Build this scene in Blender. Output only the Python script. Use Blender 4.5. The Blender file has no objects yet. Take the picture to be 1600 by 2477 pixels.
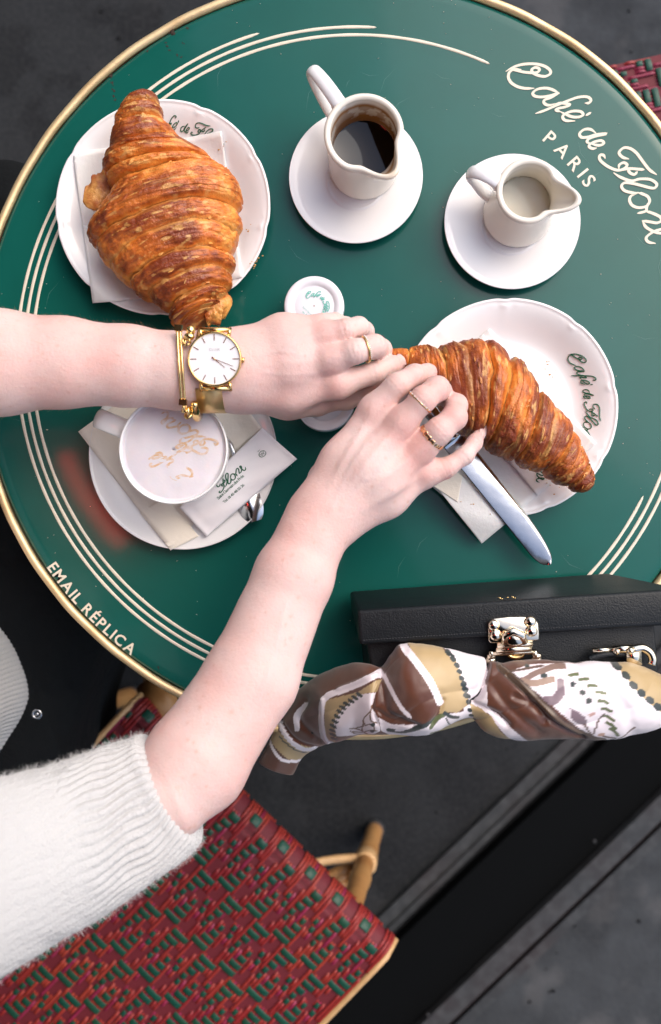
import bpy, math, random
import numpy as np
from mathutils import Vector, Matrix
random.seed(7); RNG = np.random.default_rng(11)
R_ = math.radians
scene = bpy.context.scene
COL = scene.collection

# ------------------------------------------------------------------ camera
TZ = 0.72                      # height of the table top
CAMH = 0.754                   # camera above the table top
FPX, PW, PH = 2333.0, 1600.0, 2477.0
def rotz(a): c, s = math.cos(a), math.sin(a); return np.array([[c,-s,0],[s,c,0],[0,0,1.]])
def rotx(a): c, s = math.cos(a), math.sin(a); return np.array([[1,0,0],[0,c,-s],[0,s,c]])
ROLL, PITCH = 1.53926433, -0.03503959
CM = rotz(-ROLL) @ rotx(PITCH) @ rotz(ROLL)
TC = (rotz(-ROLL) @ np.array([-0.16034379, -0.00944955, 0]))[:2]*CAMH     # table centre
TR = 0.39781152*CAMH
CAMP = np.array([0, 0, TZ+CAMH])
cam = bpy.data.cameras.new('camera'); camo = bpy.data.objects.new('camera', cam); COL.objects.link(camo)
cam.sensor_fit = 'HORIZONTAL'; cam.sensor_width = 24; cam.lens = FPX/PW*24
cam.clip_start = 0.02; cam.clip_end = 400
cam.dof.use_dof = True; cam.dof.focus_distance = 0.715; cam.dof.aperture_fstop = 5.2
m4 = Matrix([list(CM[0])+[0], list(CM[1])+[0], list(CM[2])+[CAMP[2]], [0,0,0,1]])
camo.matrix_world = m4
scene.camera = camo

# ------------------------------------------------------------------ light
SUN_EL, SUN_AZ = R_(48), R_(40)       # azimuth measured from +x towards +y
wd = bpy.data.worlds.new('World'); scene.world = wd; wd.use_nodes = True
nt = wd.node_tree; nt.nodes.clear()
sky = nt.nodes.new('ShaderNodeTexSky'); sky.sky_type = 'NISHITA'; sky.sun_disc = False
sky.sun_elevation = SUN_EL; sky.sun_rotation = math.pi/2 - SUN_AZ
sky.air_density = 1.0; sky.dust_density = 3.5; sky.ozone_density = 1.0
bg = nt.nodes.new('ShaderNodeBackground'); bg.inputs[1].default_value = 0.15
wo = nt.nodes.new('ShaderNodeOutputWorld')
nt.links.new(sky.outputs[0], bg.inputs[0]); nt.links.new(bg.outputs[0], wo.inputs[0])
sun = bpy.data.lights.new('sun', 'SUN'); sun.energy = 0.8; sun.angle = R_(60); sun.color = (1.0, 0.96, 0.91)
so = bpy.data.objects.new('sun', sun); COL.objects.link(so)
sd = Vector((math.cos(SUN_EL)*math.cos(SUN_AZ), math.cos(SUN_EL)*math.sin(SUN_AZ), math.sin(SUN_EL)))
so.rotation_euler = sd.to_track_quat('Z', 'Y').to_euler(); so.location = (3, 3, 6)
vs = scene.view_settings
scene.display_settings.display_device = 'sRGB'
vs.view_transform = 'Standard'; vs.look = 'None'; vs.gamma = 1; vs.use_curve_mapping = False
vs.exposure = 0.84
scene.render.engine = 'CYCLES'

# ------------------------------------------------------------------ helpers
def P(x, y, h=0.0):
    """photo pixel -> world point on the horizontal plane h metres above the table top"""
    d = CM @ np.array([(x-PW/2)/FPX, -(y-PH/2)/FPX, -1.0])
    t = (CAMH-h)/(-d[2])
    return np.array([d[0]*t, d[1]*t, TZ+h])
def PX(n, h=0.0): return n*(CAMH-h)/FPX           # pixels -> metres at height h
def toPX(p):
    q = CM.T @ (np.asarray(p, float)-CAMP)
    return np.array([q[0]/-q[2]*FPX+PW/2, -q[1]/-q[2]*FPX+PH/2])

def empty(name, label, cat, loc=(0,0,0), group=None):
    o = bpy.data.objects.new(name, None); COL.objects.link(o); o.location = Vector(loc); o.empty_display_size = .03
    o['label'] = label; o['category'] = cat
    if group: o['group'] = group
    bpy.context.view_layer.update()
    return o
def tag(o, label=None, cat=None, group=None, kind=None):
    if label: o['label'] = label
    if cat: o['category'] = cat
    if group: o['group'] = group
    if kind: o['kind'] = kind
    return o
def mk(name, V, F, mat, parent=None, smooth=True, col=None, link=True):
    me = bpy.data.meshes.new(name)
    V = np.asarray(V, float)
    me.from_pydata(V.tolist() if len(V) else [], [], [tuple(int(i) for i in f) for f in F] if not isinstance(F, np.ndarray) else F.tolist())
    if smooth: me.polygons.foreach_set('use_smooth', [True]*len(me.polygons))
    if col is not None:
        a = me.color_attributes.new('col', 'FLOAT_COLOR', 'POINT')
        c = np.ones((len(V), 4), np.float32); c[:, :np.shape(col)[1]] = col
        a.data.foreach_set('color', c.ravel())
    me.materials.append(mat); me.update()
    o = bpy.data.objects.new(name, me)
    if link: COL.objects.link(o)
    if parent is not None: attach(o, parent)
    return o
def attach(o, parent):
    o.parent = parent
    off = np.zeros(3); q = parent
    while q is not None: off += np.array(q.location); q = q.parent
    if o.type == 'MESH' and not o.get('_rel'):
        o.location = Vector(-off)       # meshes are written in world coordinates
def rebase(o, c):
    """move origin of a world-space mesh to c"""
    o.data.transform(Matrix.Translation(-Vector(c))); o.location = Vector(c); return o
class MB:
    """collects simple shapes in one mesh"""
    def __init__(s): s.V = []; s.F = []; s.n = 0
    def add(s, V, F):
        V = np.asarray(V, float); s.V.append(V); s.F += [tuple(int(i)+s.n for i in f) for f in F]; s.n += len(V)
    def box(s, c, size, M=None):
        x, y, z = [k/2 for k in size]
        V = np.array([[a,b,d] for a in (-x,x) for b in (-y,y) for d in (-z,z)])
        if M is not None: V = V @ np.asarray(M).T
        s.add(V+np.array(c), [(0,1,3,2),(4,6,7,5),(0,4,5,1),(2,3,7,6),(0,2,6,4),(1,5,7,3)])
    def tube(s, pts, rad, n=10, flat=1.0, caps=True, up=None):
        V, F = tube_mesh(pts, rad, n, flat, caps, up); s.add(V, F)
    def ball(s, c, r, n=10, sc=(1,1,1)):
        V = []; F = []
        for i in range(n+1):
            a = math.pi*i/n
            for j in range(2*n):
                b = math.pi*j/n
                V.append([c[0]+r*sc[0]*math.sin(a)*math.cos(b), c[1]+r*sc[1]*math.sin(a)*math.sin(b), c[2]+r*sc[2]*math.cos(a)])
        for i in range(n):
            for j in range(2*n):
                k = (j+1) % (2*n); F.append((i*2*n+j, (i+1)*2*n+j, (i+1)*2*n+k, i*2*n+k))
        s.add(V, F)
    def build(s, name, mat, parent=None, smooth=True):
        return mk(name, np.concatenate(s.V), s.F, mat, parent, smooth)
def tube_mesh(pts, rad, n=10, flat=1.0, caps=True, up=None):
    pts = np.asarray(pts, float); m = len(pts)
    rad = np.broadcast_to(np.asarray(rad, float), (m,))
    T = np.gradient(pts, axis=0); T /= np.linalg.norm(T, axis=1)[:, None]+1e-12
    u = np.array([0,0,1.]) if up is None else np.array(up, float)
    V = []; F = []
    if up is None and abs(T[0] @ u) > .9: u = np.array([1.,0,0])
    for i in range(m):
        sd_ = np.cross(T[i], u)
        if np.linalg.norm(sd_) < 1e-4: sd_ = prev
        sd_ /= np.linalg.norm(sd_); prev = sd_
        nn = np.cross(sd_, T[i])
        if up is None: u = nn
        for j in range(n):
            a = 2*math.pi*j/n
            V.append(pts[i]+rad[i]*(math.cos(a)*sd_+math.sin(a)*nn*flat))
    for i in range(m-1):
        for j in range(n):
            k = (j+1) % n; F.append((i*n+j, i*n+k, (i+1)*n+k, (i+1)*n+j))
    if caps: F.append(tuple(range(n))[::-1]); F.append(tuple((m-1)*n+j for j in range(n)))
    return np.array(V), F
def spline(pts, k=8, closed=False):
    """Catmull-Rom through the points"""
    p = np.asarray(pts, float); n = len(p)
    if n < 3: return np.array([p[0]+(p[-1]-p[0])*t for t in np.linspace(0, 1, k)])
    if closed: q = np.vstack([p[-1], p, p[0], p[1]]); segs = n
    else: q = np.vstack([2*p[0]-p[1], p, 2*p[-1]-p[-2]]); segs = n-1
    out = []
    for i in range(segs):
        a, b, c, d = q[i:i+4]
        for t in np.arange(k)/k:
            out.append(.5*((2*b)+(-a+c)*t+(2*a-5*b+4*c-d)*t*t+(-a+3*b-3*c+d)*t**3))
    if not closed: out.append(p[-1])
    return np.array(out)
def grid_faces(nu, nv, closev=False, flip=False):
    i, j = np.meshgrid(np.arange(nu-1), np.arange(nv if closev else nv-1), indexing='ij')
    k = (j+1) % nv
    f = np.stack([i*nv+j, i*nv+k, (i+1)*nv+k, (i+1)*nv+j], -1).reshape(-1, 4)
    return f[:, ::-1] if flip else f
def lathe(prof, n=96, rmod=None, center=(0,0,0)):
    """prof: list of (r,z); rmod(phi,r,z)->(r,z) arrays"""
    prof = np.array(prof, float); ph = np.linspace(0, 2*math.pi, n, endpoint=False)
    r = np.repeat(prof[:, :1], n, 1); z = np.repeat(prof[:, 1:], n, 1); p = np.repeat(ph[None], len(prof), 0)
    if rmod: r, z = rmod(p, r, z)
    V = np.stack([r*np.cos(p)+center[0], r*np.sin(p)+center[1], z+center[2]], -1).reshape(-1, 3)
    return V, grid_faces(len(prof), n, True)
# value noise
_PERM = RNG.random((64, 64, 64)).astype(np.float32)
def vnoise(p):
    p = np.asarray(p, float); i = np.floor(p).astype(int); f = p-i; f = f*f*(3-2*f)
    def g(a, b, c): return _PERM[(i[..., 0]+a) & 63, (i[..., 1]+b) & 63, (i[..., 2]+c) & 63]
    x, y, z = f[..., 0], f[..., 1], f[..., 2]
    l = lambda a, b, t: a+(b-a)*t
    return l(l(l(g(0,0,0), g(1,0,0), x), l(g(0,1,0), g(1,1,0), x), y), l(l(g(0,0,1), g(1,0,1), x), l(g(0,1,1), g(1,1,1), x), y), z)
def fbm(p, oc=4, g=.5):
    s = 0; a = 1; t = 0; p = np.asarray(p, float)
    for k in range(oc): s = s+a*vnoise(p*2**k+k*17.3); t += a; a *= g
    return s/t
def sstep(a, b, x): t = np.clip((x-a)/(b-a), 0, 1); return t*t*(3-2*t)
def lin(c):
    """sRGB 0-255 -> linear"""
    c = np.array(c, float)/255
    return tuple(np.where(c <= .04045, c/12.92, ((c+.055)/1.055)**2.4))

# ------------------------------------------------------------------ materials
def mat(name, color=(.5,.5,.5), rough=.5, metal=0, spec=.5, coat=0, coatr=.1, sss=0, sssr=(.01,.004,.002), bump=None, var=None, attr=False, sheen=0, trans=0, emit=None, ior=1.5, rvar=0):
    m = bpy.data.materials.new(name); m.use_nodes = True; t = m.node_tree; b = t.nodes['Principled BSDF']
    N = lambda k: t.nodes.new(k); L = t.links.new
    b.inputs['Base Color'].default_value = (*color, 1); b.inputs['Roughness'].default_value = rough
    b.inputs['Metallic'].default_value = metal; b.inputs['Specular IOR Level'].default_value = spec; b.inputs['IOR'].default_value = ior
    b.inputs['Coat Weight'].default_value = coat; b.inputs['Coat Roughness'].default_value = coatr
    b.inputs['Transmission Weight'].default_value = trans
    if sheen: b.inputs['Sheen Weight'].default_value = sheen; b.inputs['Sheen Roughness'].default_value = .6
    if sss: b.inputs['Subsurface Weight'].default_value = sss; b.inputs['Subsurface Radius'].default_value = (1, .35, .2); b.inputs['Subsurface Scale'].default_value = sssr[0]
    tc = N('ShaderNodeTexCoord'); src = None
    if attr:
        a = N('ShaderNodeAttribute'); a.attribute_name = 'col'; src = a.outputs['Color']
    if var:      # list of (scale, amount, colour)
        for sc, am, c2 in var:
            n = N('ShaderNodeTexNoise'); n.inputs['Scale'].default_value = sc; n.inputs['Detail'].default_value = 5; L(tc.outputs['Object'], n.inputs['Vector'])
            r = N('ShaderNodeMapRange'); r.inputs[1].default_value = .42; r.inputs[2].default_value = .68; r.inputs[4].default_value = am; L(n.outputs[0], r.inputs[0])
            x = N('ShaderNodeMix'); x.data_type = 'RGBA'; L(r.outputs[0], x.inputs[0])
            if src is None: x.inputs[6].default_value = (*color, 1)
            else: L(src, x.inputs[6])
            x.inputs[7].default_value = (*c2, 1); src = x.outputs[2]
    if src is not None: L(src, b.inputs['Base Color'])
    if bump:     # list of (scale, strength, distance)
        prev = None
        for sc, st, di in bump:
            n = N('ShaderNodeTexNoise'); n.inputs['Scale'].default_value = sc; n.inputs['Detail'].default_value = 4; L(tc.outputs['Object'], n.inputs['Vector'])
            u = N('ShaderNodeBump'); u.inputs['Strength'].default_value = st; u.inputs['Distance'].default_value = di; L(n.outputs[0], u.inputs['Height'])
            if prev: L(prev.outputs[0], u.inputs['Normal'])
            prev = u
        L(prev.outputs[0], b.inputs['Normal'])
    if rvar:
        n = N('ShaderNodeTexNoise'); n.inputs['Scale'].default_value = 9; n.inputs['Detail'].default_value = 6; L(tc.outputs['Object'], n.inputs['Vector'])
        r = N('ShaderNodeMapRange'); r.inputs[1].default_value = .35; r.inputs[2].default_value = .7; r.inputs[3].default_value = max(.02, rough-rvar); r.inputs[4].default_value = rough+rvar
        L(n.outputs[0], r.inputs[0]); L(r.outputs[0], b.inputs['Roughness'])
    if emit: b.inputs['Emission Color'].default_value = (*emit[0], 1); b.inputs['Emission Strength'].default_value = emit[1]
    return m
M = {}
M['porcelain'] = mat('porcelain', (.87,.865,.87), .13, spec=.5, var=[(14, .3, (.85,.83,.81))], bump=[(30, .06, .002)])
M['enamel'] = mat('green_enamel', (.006,.094,.073), .2, spec=.25, coat=.24, coatr=.07, bump=[(5, .04, .01), (700, .03, .0004)], var=[(5, .5, (.006,.094,.084)), (30, .3, (.005,.076,.058))], rvar=.07)
M['cream'] = mat('cream_enamel', (.78,.70,.56), .35, var=[(60, .3, (.7,.6,.46))])
M['brass'] = mat('brass', (.86,.66,.38), .5, metal=.75, var=[(40, .6, (.62,.38,.16)), (7, .5, (.9,.72,.42))], bump=[(300, .2, .0006)])
M['gold'] = mat('polished_gold', (.86,.60,.26), .16, metal=1, bump=[(200, .06, .0004)])
M['mesh_gold'] = mat('gold_mesh', (.78,.56,.27), .38, metal=1)
M['rose_gold'] = mat('rose_gold', (.90,.56,.32), .26, metal=1)
M['steel'] = mat('steel', (.55,.56,.58), .2, metal=1, bump=[(60, .05, .001), (14, .25, .004)], rvar=.08)
M['pale_gold'] = mat('pale_gold_hardware', (.86,.76,.6), .12, metal=1, bump=[(90, .08, .001)])
M['asphalt'] = mat('asphalt', (.055,.058,.064), .95, spec=.15, attr=True, var=[(160, .2, (.08,.08,.08)), (1.3, .35, (.025,.027,.03)), (9, .3, (.03,.032,.035))], bump=[(120, .3, .003), (20, .3, .01)])
M['black_leather'] = mat('black_leather', (.007,.009,.011), .45, spec=.3, bump=[(900, .5, .0006), (60, .2, .0015)], rvar=.05)
M['black_cloth'] = mat('black_cloth', (.004,.005,.006), .9, spec=.2, bump=[(400, .3, .001), (25, .5, .01)])
M['black_paint'] = mat('black_painted_metal', (.0025,.003,.0035), .8, spec=.08, bump=[(40, .1, .002)])
M['grey_metal'] = mat('grey_weathered_metal', (.035,.038,.042), .7, spec=.3, var=[(8, .7, (.04,.032,.034)), (60, .4, (.085,.09,.095))], bump=[(80, .2, .002)])
M['dull_red'] = mat('dull_red_paint', (.030,.013,.015), .6, var=[(9, .7, (.014,.014,.016))])
M['cane'] = mat('cane', (.42,.20,.065), .42, var=[(50, .6, (.26,.10,.03)), (14, .5, (.52,.30,.12))], bump=[(120, .3, .001)])
M['cane_pale'] = mat('pale_cane', (.62,.38,.18), .4, var=[(60, .5, (.42,.24,.1))])
M['red_strand'] = mat('red_plastic_strand', (.25,.022,.022), .38, spec=.3, attr=False, var=[(9, .8, (.36,.055,.028)), (5, .6, (.17,.010,.030))], bump=[(200, .3, .0008)])
M['pink_strand'] = mat('crimson_plastic_strand', (.25,.022,.06), .36, spec=.3, var=[(25, .7, (.18,.015,.03))])
M['green_strand'] = mat('green_plastic_strand', (.006,.062,.040), .42, spec=.35, var=[(40, .7, (.006,.045,.028)), (15, .3, (.04,.07,.02))])
M['dark_red'] = mat('dark_red_backing', (.13,.008,.016), .7)
M['skin'] = None
M['nail'] = mat('nail', (.72,.50,.46), .22, sss=.2, sssr=(.004,))
M['paper'] = mat('paper_napkin', (.87,.85,.83), .9, sss=.1, sssr=(.003,), bump=[(350, .5, .0006)])
M['cream_paper'] = mat('cream_paper_napkin', (.88,.81,.70), .9, bump=[(350, .5, .0006)])
M['packet'] = mat('glossy_white_paper', (.86,.83,.86), .42, bump=[(45, .35, .002)])
M['green_ink'] = mat('green_ink', (.012,.10,.05), .4)
M['teal_ink'] = mat('teal_ink', (.15,.50,.42), .4)
M['grey_ink'] = mat('grey_ink', (.45,.42,.42), .4)
M['coffee'] = mat('black_coffee', (.012,.007,.004), .04, spec=.5, bump=[(20, .04, .002)])
M['milk'] = mat('milk', (.50,.47,.38), .1, var=[(25, .8, (.46,.36,.26))], sss=.2)
M['foam'] = mat('milk_foam', (.68,.64,.69), .6, sss=.3, sssr=(.004,), var=[(30, .4, (.80,.76,.74)), (160, .3, (.74,.70,.71))], bump=[(500, .15, .0006)])
M['cocoa'] = mat('cocoa_stencil', (.66,.43,.26), .8, var=[(260, 1.0, (.72,.64,.62))])
M['stain'] = mat('stained_porcelain', (.8,.8,.8), .15, attr=True)
M['cro'] = mat('croissant_crust', (.4,.15,.04), .42, attr=True, spec=.45, coat=.13, coatr=.2, bump=[(1100, .6, .0008), (330, .6, .0018)], rvar=.12)
M['knit'] = mat('white_wool', (.50,.492,.488), .95, sheen=.08, bump=[(700, .7, .0012), (120, .3, .002)])
M['fuzz'] = mat('wool_fibre', (.66,.65,.64), .9)
M['silk'] = mat('printed_silk', (.5,.5,.5), .34, attr=True, spec=.5, sheen=.25, bump=[(50, .12, .002), (1500, .2, .0003)])
M['dial'] = mat('white_dial', (.82,.82,.84), .3)
M['jar_white'] = mat('white_lid_enamel', (.80,.79,.84), .25)
M['glass'] = mat('glass', (.9,.95,.93), .02, trans=1, ior=1.45)
M['jam'] = mat('honey', (.5,.2,.03), .15)
M['canvas'] = mat('dark_awning_canvas', (.015,.022,.02), .8, bump=[(100, .2, .002)])
M['heater'] = mat('heater_glow', (.1,.02,.02), .5, emit=((1, .07, .05), 13))
M['hair'] = mat('brown_hair', (.10,.05,.025), .45, bump=[(300, .6, .002)])
M['rust'] = mat('rust_chip', (.035,.022,.016), .9)
M['white_stone'] = mat('tiny_stones', (.75,.72,.7), .2)
M['shop_paint'] = mat('dark_shop_paint', (.02,.045,.035), .4, bump=[(30, .1, .002)])
M['window_glass'] = mat('dark_window_glass', (.02,.022,.024), .06, spec=.6)
# ------------------------------------------------------------------ setting
V = []; F = []
_ax = np.concatenate([[-30, -12, -5], np.linspace(-1.6, 1.6, 330), [5, 12, 30]])
gx, gy = np.meshgrid(_ax, _ax, indexing='ij'); gp3 = np.stack([gx, gy, 0*gx], -1)
n_a, n_b, n_c = fbm(gp3*2.4+3, 4), fbm(gp3*11+8, 5), fbm(gp3*46, 3)
dark_mix = np.clip((n_a-.47)*3.2, 0, .85); blot = sstep(.52, .60, n_b)*.75
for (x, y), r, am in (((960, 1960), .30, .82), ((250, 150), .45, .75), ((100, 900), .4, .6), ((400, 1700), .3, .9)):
    q = P(x, y, -TZ); d = np.hypot(gx-q[0], gy-q[1])/r+1.1*(n_b-.5); dark_mix = np.maximum(dark_mix, am*sstep(1.15, .55, d))  # darker round patches with noisy edges, mixed into the ground colour
dark_mix = np.clip(dark_mix+blot*.5, 0, .93)[..., None]
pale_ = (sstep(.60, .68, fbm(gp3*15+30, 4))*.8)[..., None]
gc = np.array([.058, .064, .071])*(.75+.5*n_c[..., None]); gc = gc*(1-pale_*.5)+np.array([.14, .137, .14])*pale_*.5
gc = gc*(1-dark_mix)+np.array([.010, .011, .013])*dark_mix
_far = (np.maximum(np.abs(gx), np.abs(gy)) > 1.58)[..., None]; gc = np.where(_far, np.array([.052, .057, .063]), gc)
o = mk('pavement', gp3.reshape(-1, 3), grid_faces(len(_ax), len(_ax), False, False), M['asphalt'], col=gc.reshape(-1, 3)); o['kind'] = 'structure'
# small stones trodden into the asphalt
mb = MB()
for k in range(700):
    x, y = RNG.uniform(-1.1, 1.2), RNG.uniform(-1.1, 1.2)
    r = RNG.uniform(.0015, .004); mb.ball((x, y, r*.2), r, 3, (1, .8, .5))
o = mb.build('gravel', M['asphalt']); tag(o, 'small grey stones set in the dark asphalt around the chairs', 'gravel', kind='stuff')
del o['category']; 

# low black terrace barrier with grey rails (runs diagonally, lower right)
def gp(s, n, z=0.0):
    """point of the image diagonal: s along, n across (photo px, measured on the ground plane)"""
    d = np.array([-.722, .692]); q = np.array([.692, .722])
    p = d*s+q*n; return P(p[0], p[1], z-TZ)
def strip(mb, n0, n1, z0, z1, s0=-2200, s1=2600):
    a = [gp(s, n, 0) for s in (s0, s1) for n in (n0, n1)]
    V = [(p[0], p[1], z) for z in (z0, z1) for p in a]
    mb.add(V, [(0,1,3,2),(4,6,7,5),(0,4,5,1),(2,3,7,6),(0,2,6,4),(1,5,7,3)])
bar = empty('terrace_barrier', 'long black low terrace barrier with grey metal rails running diagonally across the asphalt', 'barrier', gp(700, 2400))
mb = MB(); strip(mb, 2292, 2458, .004, .035); mb.build('plinth', M['black_paint'], bar, False)
mb = MB(); strip(mb, 2232, 2262, .003, .012); strip(mb, 2262, 2276, .003, .018); mb.build('inner_rail', M['grey_metal'], bar, False)
mb = MB(); strip(mb, 2462, 2505, .003, .05); mb.build('outer_rail', M['grey_metal'], bar, False)
mb = MB(); strip(mb, 2508, 2528, .003, .02); mb.build('red_channel', M['dull_red'], bar, False)
mb = MB(); strip(mb, 2532, 2556, .003, .028); mb.build('kerb_strip', M['grey_metal'], bar, False)
for s, n in ((370, 2466), (952, 2490)):
    b = MB(); b.ball(gp(s, n, .052)[:2].tolist()+[.051], .0028, 4, (1, 1, .5)); b.build('screw_head', M['grey_metal'], bar)

# unseen canvas roof added overhead to block sky and darken the table reflection, with its wall bracket beam and a quartz heater
aw = empty('added_awning', 'unseen dark canvas roof added above the seated person to block sky', 'added_awning', (-2.6, -1.6, 2.75))
def slab(name, pts, z0, z1, m, parent):
    n = len(pts); V = [(x, y, z0) for x, y in pts]+[(x, y, z1) for x, y in pts]
    F = [tuple(range(n))[::-1], tuple(range(n, 2*n))]+[(i, (i+1) % n, n+(i+1) % n, n+i) for i in range(n)]
    return mk(name, V, F, m, parent, False)
slab('wall_bracket', [(-1.34, -3), (-1.26, -3), (-1.26, 3), (-1.34, 3)], 2.7, 2.79, M['black_paint'], aw)
slab('canvas', [(-6, -6), (3.2, -6), (-.05, .15), (-1.2, 3.2), (-6, 6)], 2.80, 2.83, M['canvas'], aw)
slab('valance', [(3.2, -6), (3.22, -5.98), (-.03, .17), (-.05, .15)], 2.55, 2.80, M['canvas'], aw)
ht = empty('patio_heater', 'glowing red quartz heater bar hanging under the canvas roof', 'heater', (-.81, .0, 2.72))
hp = [np.array([-.80+.085*t+(.02*t*t), .035-.13*t, 2.72]) for t in np.linspace(-1, 1, 9)]
b = MB(); b.tube(hp, .022, 10); b.build('element', M['heater'], ht)
b = MB()
for q in (-1, 1): b.box(np.array(hp[4])+np.array([.0+.045*q, .02*q, .04]), (.02, .3, .1), rotz(.55))
b.box(np.array(hp[4])+np.array([0, 0, .07]), (.11, .32, .02), rotz(.55)); b.build('housing', M['black_paint'], ht, False)

# unseen cafe front added behind the seated person to block sky light
fc = empty('added_cafe_building', 'unseen dark green cafe front added behind the person to block sky', 'building', (-1.5, 0, 0))
mb = MB(); mb.box((-1.62, 0, 1.9), (.20, 12, 3.8)); mb.build('wall', M['shop_paint'], fc, False)
for k in range(-3, 4):
    mb = MB(); y = k*1.5
    for dy in (-.62, .62): mb.box((-1.50, y+dy, 1.55), (.05, .07, 2.1))
    for z in (.50, 2.57): mb.box((-1.50, y, z), (.05, 1.31, .07))
    w_ = mb.build('window', M['shop_paint'], fc, False)
    mb = MB(); mb.box((-1.510, y, 1.53), (.012, 1.17, 1.99)); mb.build('pane', M['window_glass'], w_, False)

# ------------------------------------------------------------------ cafe table
tbl = empty('cafe_table', 'round green enamel bistro table with brass rim and cream lettering', 'table', (TC[0], TC[1], 0))
def tpol(ang, r, h=0.): return np.array([TC[0]+r*math.cos(ang), TC[1]+r*math.sin(ang), TZ+h])
Rin = TR-.0066
prof = [(0, -.02), (Rin-.004, -.02), (Rin-.001, -.017), (Rin, -.004), (Rin-.001, -.0008), (Rin-.004, 0)]+[(r, 0) for r in np.linspace(Rin-.01, 0.0005, 24)]
V, F = lathe(prof, 220, None, (TC[0], TC[1], TZ)); mk('tabletop', V, F, M['enamel'], tbl)
# rim: rolled brass band
prof = [(TR-.0064, -.0008), (TR-.0060, .0012), (TR-.0042, .0024), (TR-.0018, .0024), (TR-.0004, .0014), (TR+.0004, -.001), (TR+.0005, -.016), (TR-.001, -.021), (TR-.005, -.022)]
V, F = lathe(prof, 300, lambda p, r, z: (r+.0003*np.sin(p*9)+.00015*np.sin(p*41), z+.0002*np.sin(p*23)), (TC[0], TC[1], TZ)); mk('rim', V, F, M['brass'], tbl)
b = MB(); b.tube([(TC[0], TC[1], .03), (TC[0], TC[1], TZ-.022)], .028, 20); b.build('post', M['black_paint'], tbl)
b = MB()
for k in range(4):
    a = R_(35+90*k); c, s = math.cos(a), math.sin(a)
    b.tube(spline([(TC[0]+.02*c, TC[1]+.02*s, .16), (TC[0]+.05*c, TC[1]+.05*s, .08), (TC[0]+.13*c, TC[1]+.13*s, .045), (TC[0]+.19*c, TC[1]+.19*s, .012)], 5), .014, 8)
b.build('foot_casting', M['black_paint'], tbl)
def pang(x, y):
    p = P(x, y, 0); return math.atan2(p[1]-TC[1], p[0]-TC[0])
def arc_band(r, w, a0, a1, h0=.0003, parent=tbl, name='ring_line', m='cream'):
    n = int(abs(a1-a0)/.008)+2; V = []; F = []
    for i, a in enumerate(np.linspace(a0, a1, n)):
        e = 1.0 if 2 < i < n-3 else (.0 if i in (0, n-1) else .75)
        for q, hh in ((-1, 0), (-.8, h0), (.8, h0), (1, 0)):
            V.append(tpol(a, r+q*w/2*e*(1+.06*math.sin(a*57)), hh+.0001))
    for i in range(n-1):
        for k in range(3): F.append((i*4+k, i*4+k+1, (i+1)*4+k+1, (i+1)*4+k))
    return mk(name, V, F, M[m], parent)
aO = pang(628, 80); aM = pang(912, 64); aI = pang(1187, 152); eI = pang(1556, 1199)+2*math.pi
for r, a0, a1 in ((.8796, aO, 2*math.pi+.31), (.8593, aM, 2*math.pi+.13), (.8386, aI, eI)):
    arc_band(r*TR, .0024, a0, a1)
# enamel chips near the rim
b = MB()
for x, y, s in [(418,78,2.2),(420,82,1.2),(412,76,1.6),(400,104,1.0),(404,112,1.1),(409,120,.8),(430,134,.9),(438,139,.8),(356,122,1.3),(267,184,1.6),(270,197,1.2),(274,205,.7),(275,218,1.6),(276,232,1.3),(277,240,.8),(444,104,.8),(453,68,1.0),(600,1410,.6),(386,1616,.9),(118,1390,.7)]:
    for k in range(3):
        p = P(x+RNG.uniform(-3,3), y+RNG.uniform(-3,3), 0); n = 9; r = s*.0008*RNG.uniform(.5, 1)
        V = [(p[0]+r*RNG.uniform(.5,1.3)*math.cos(2*math.pi*i/n), p[1]+r*RNG.uniform(.5,1.5)*math.sin(2*math.pi*i/n), TZ+.00012+.00003*k) for i in range(n)]
        b.add(V, [tuple(range(n))])
o = b.build('enamel_chips', M['rust'], tbl, False); o['kind'] = 'stuff'

b = MB()
for k in range(260):
    a, r = RNG.uniform(0, 6.28), TR*.96*math.sqrt(RNG.random()); p = tpol(a, r, .0003); b.ball(p, RNG.uniform(.00015, .00042), 2, (1.4, .8, .6))
o = b.build('dust_specks', M['cream'], tbl); o['kind'] = 'stuff'
b = MB()
for k in range(60):
    a, r = RNG.uniform(0, 6.28), TR*.95*math.sqrt(RNG.random()); p = tpol(a, r, .0001); d = RNG.uniform(0, 3.14); L = RNG.uniform(.004, .03); q = p+np.array([math.cos(d), math.sin(d), 0])*L; m_ = (p+q)/2+np.array([-math.sin(d), math.cos(d), 0])*L*.12; s = np.array([-math.sin(d), math.cos(d), 0])*.00009
    if np.hypot(q[0]-TC[0], q[1]-TC[1]) > TR*.97: continue
    b.add([p, m_-s, q, m_+s], [(0, 1, 2, 3)])
o = b.build('fine_scratches', mat('scratch', (.10, .24, .21), .5), tbl, False); o['kind'] = 'stuff'
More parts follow.
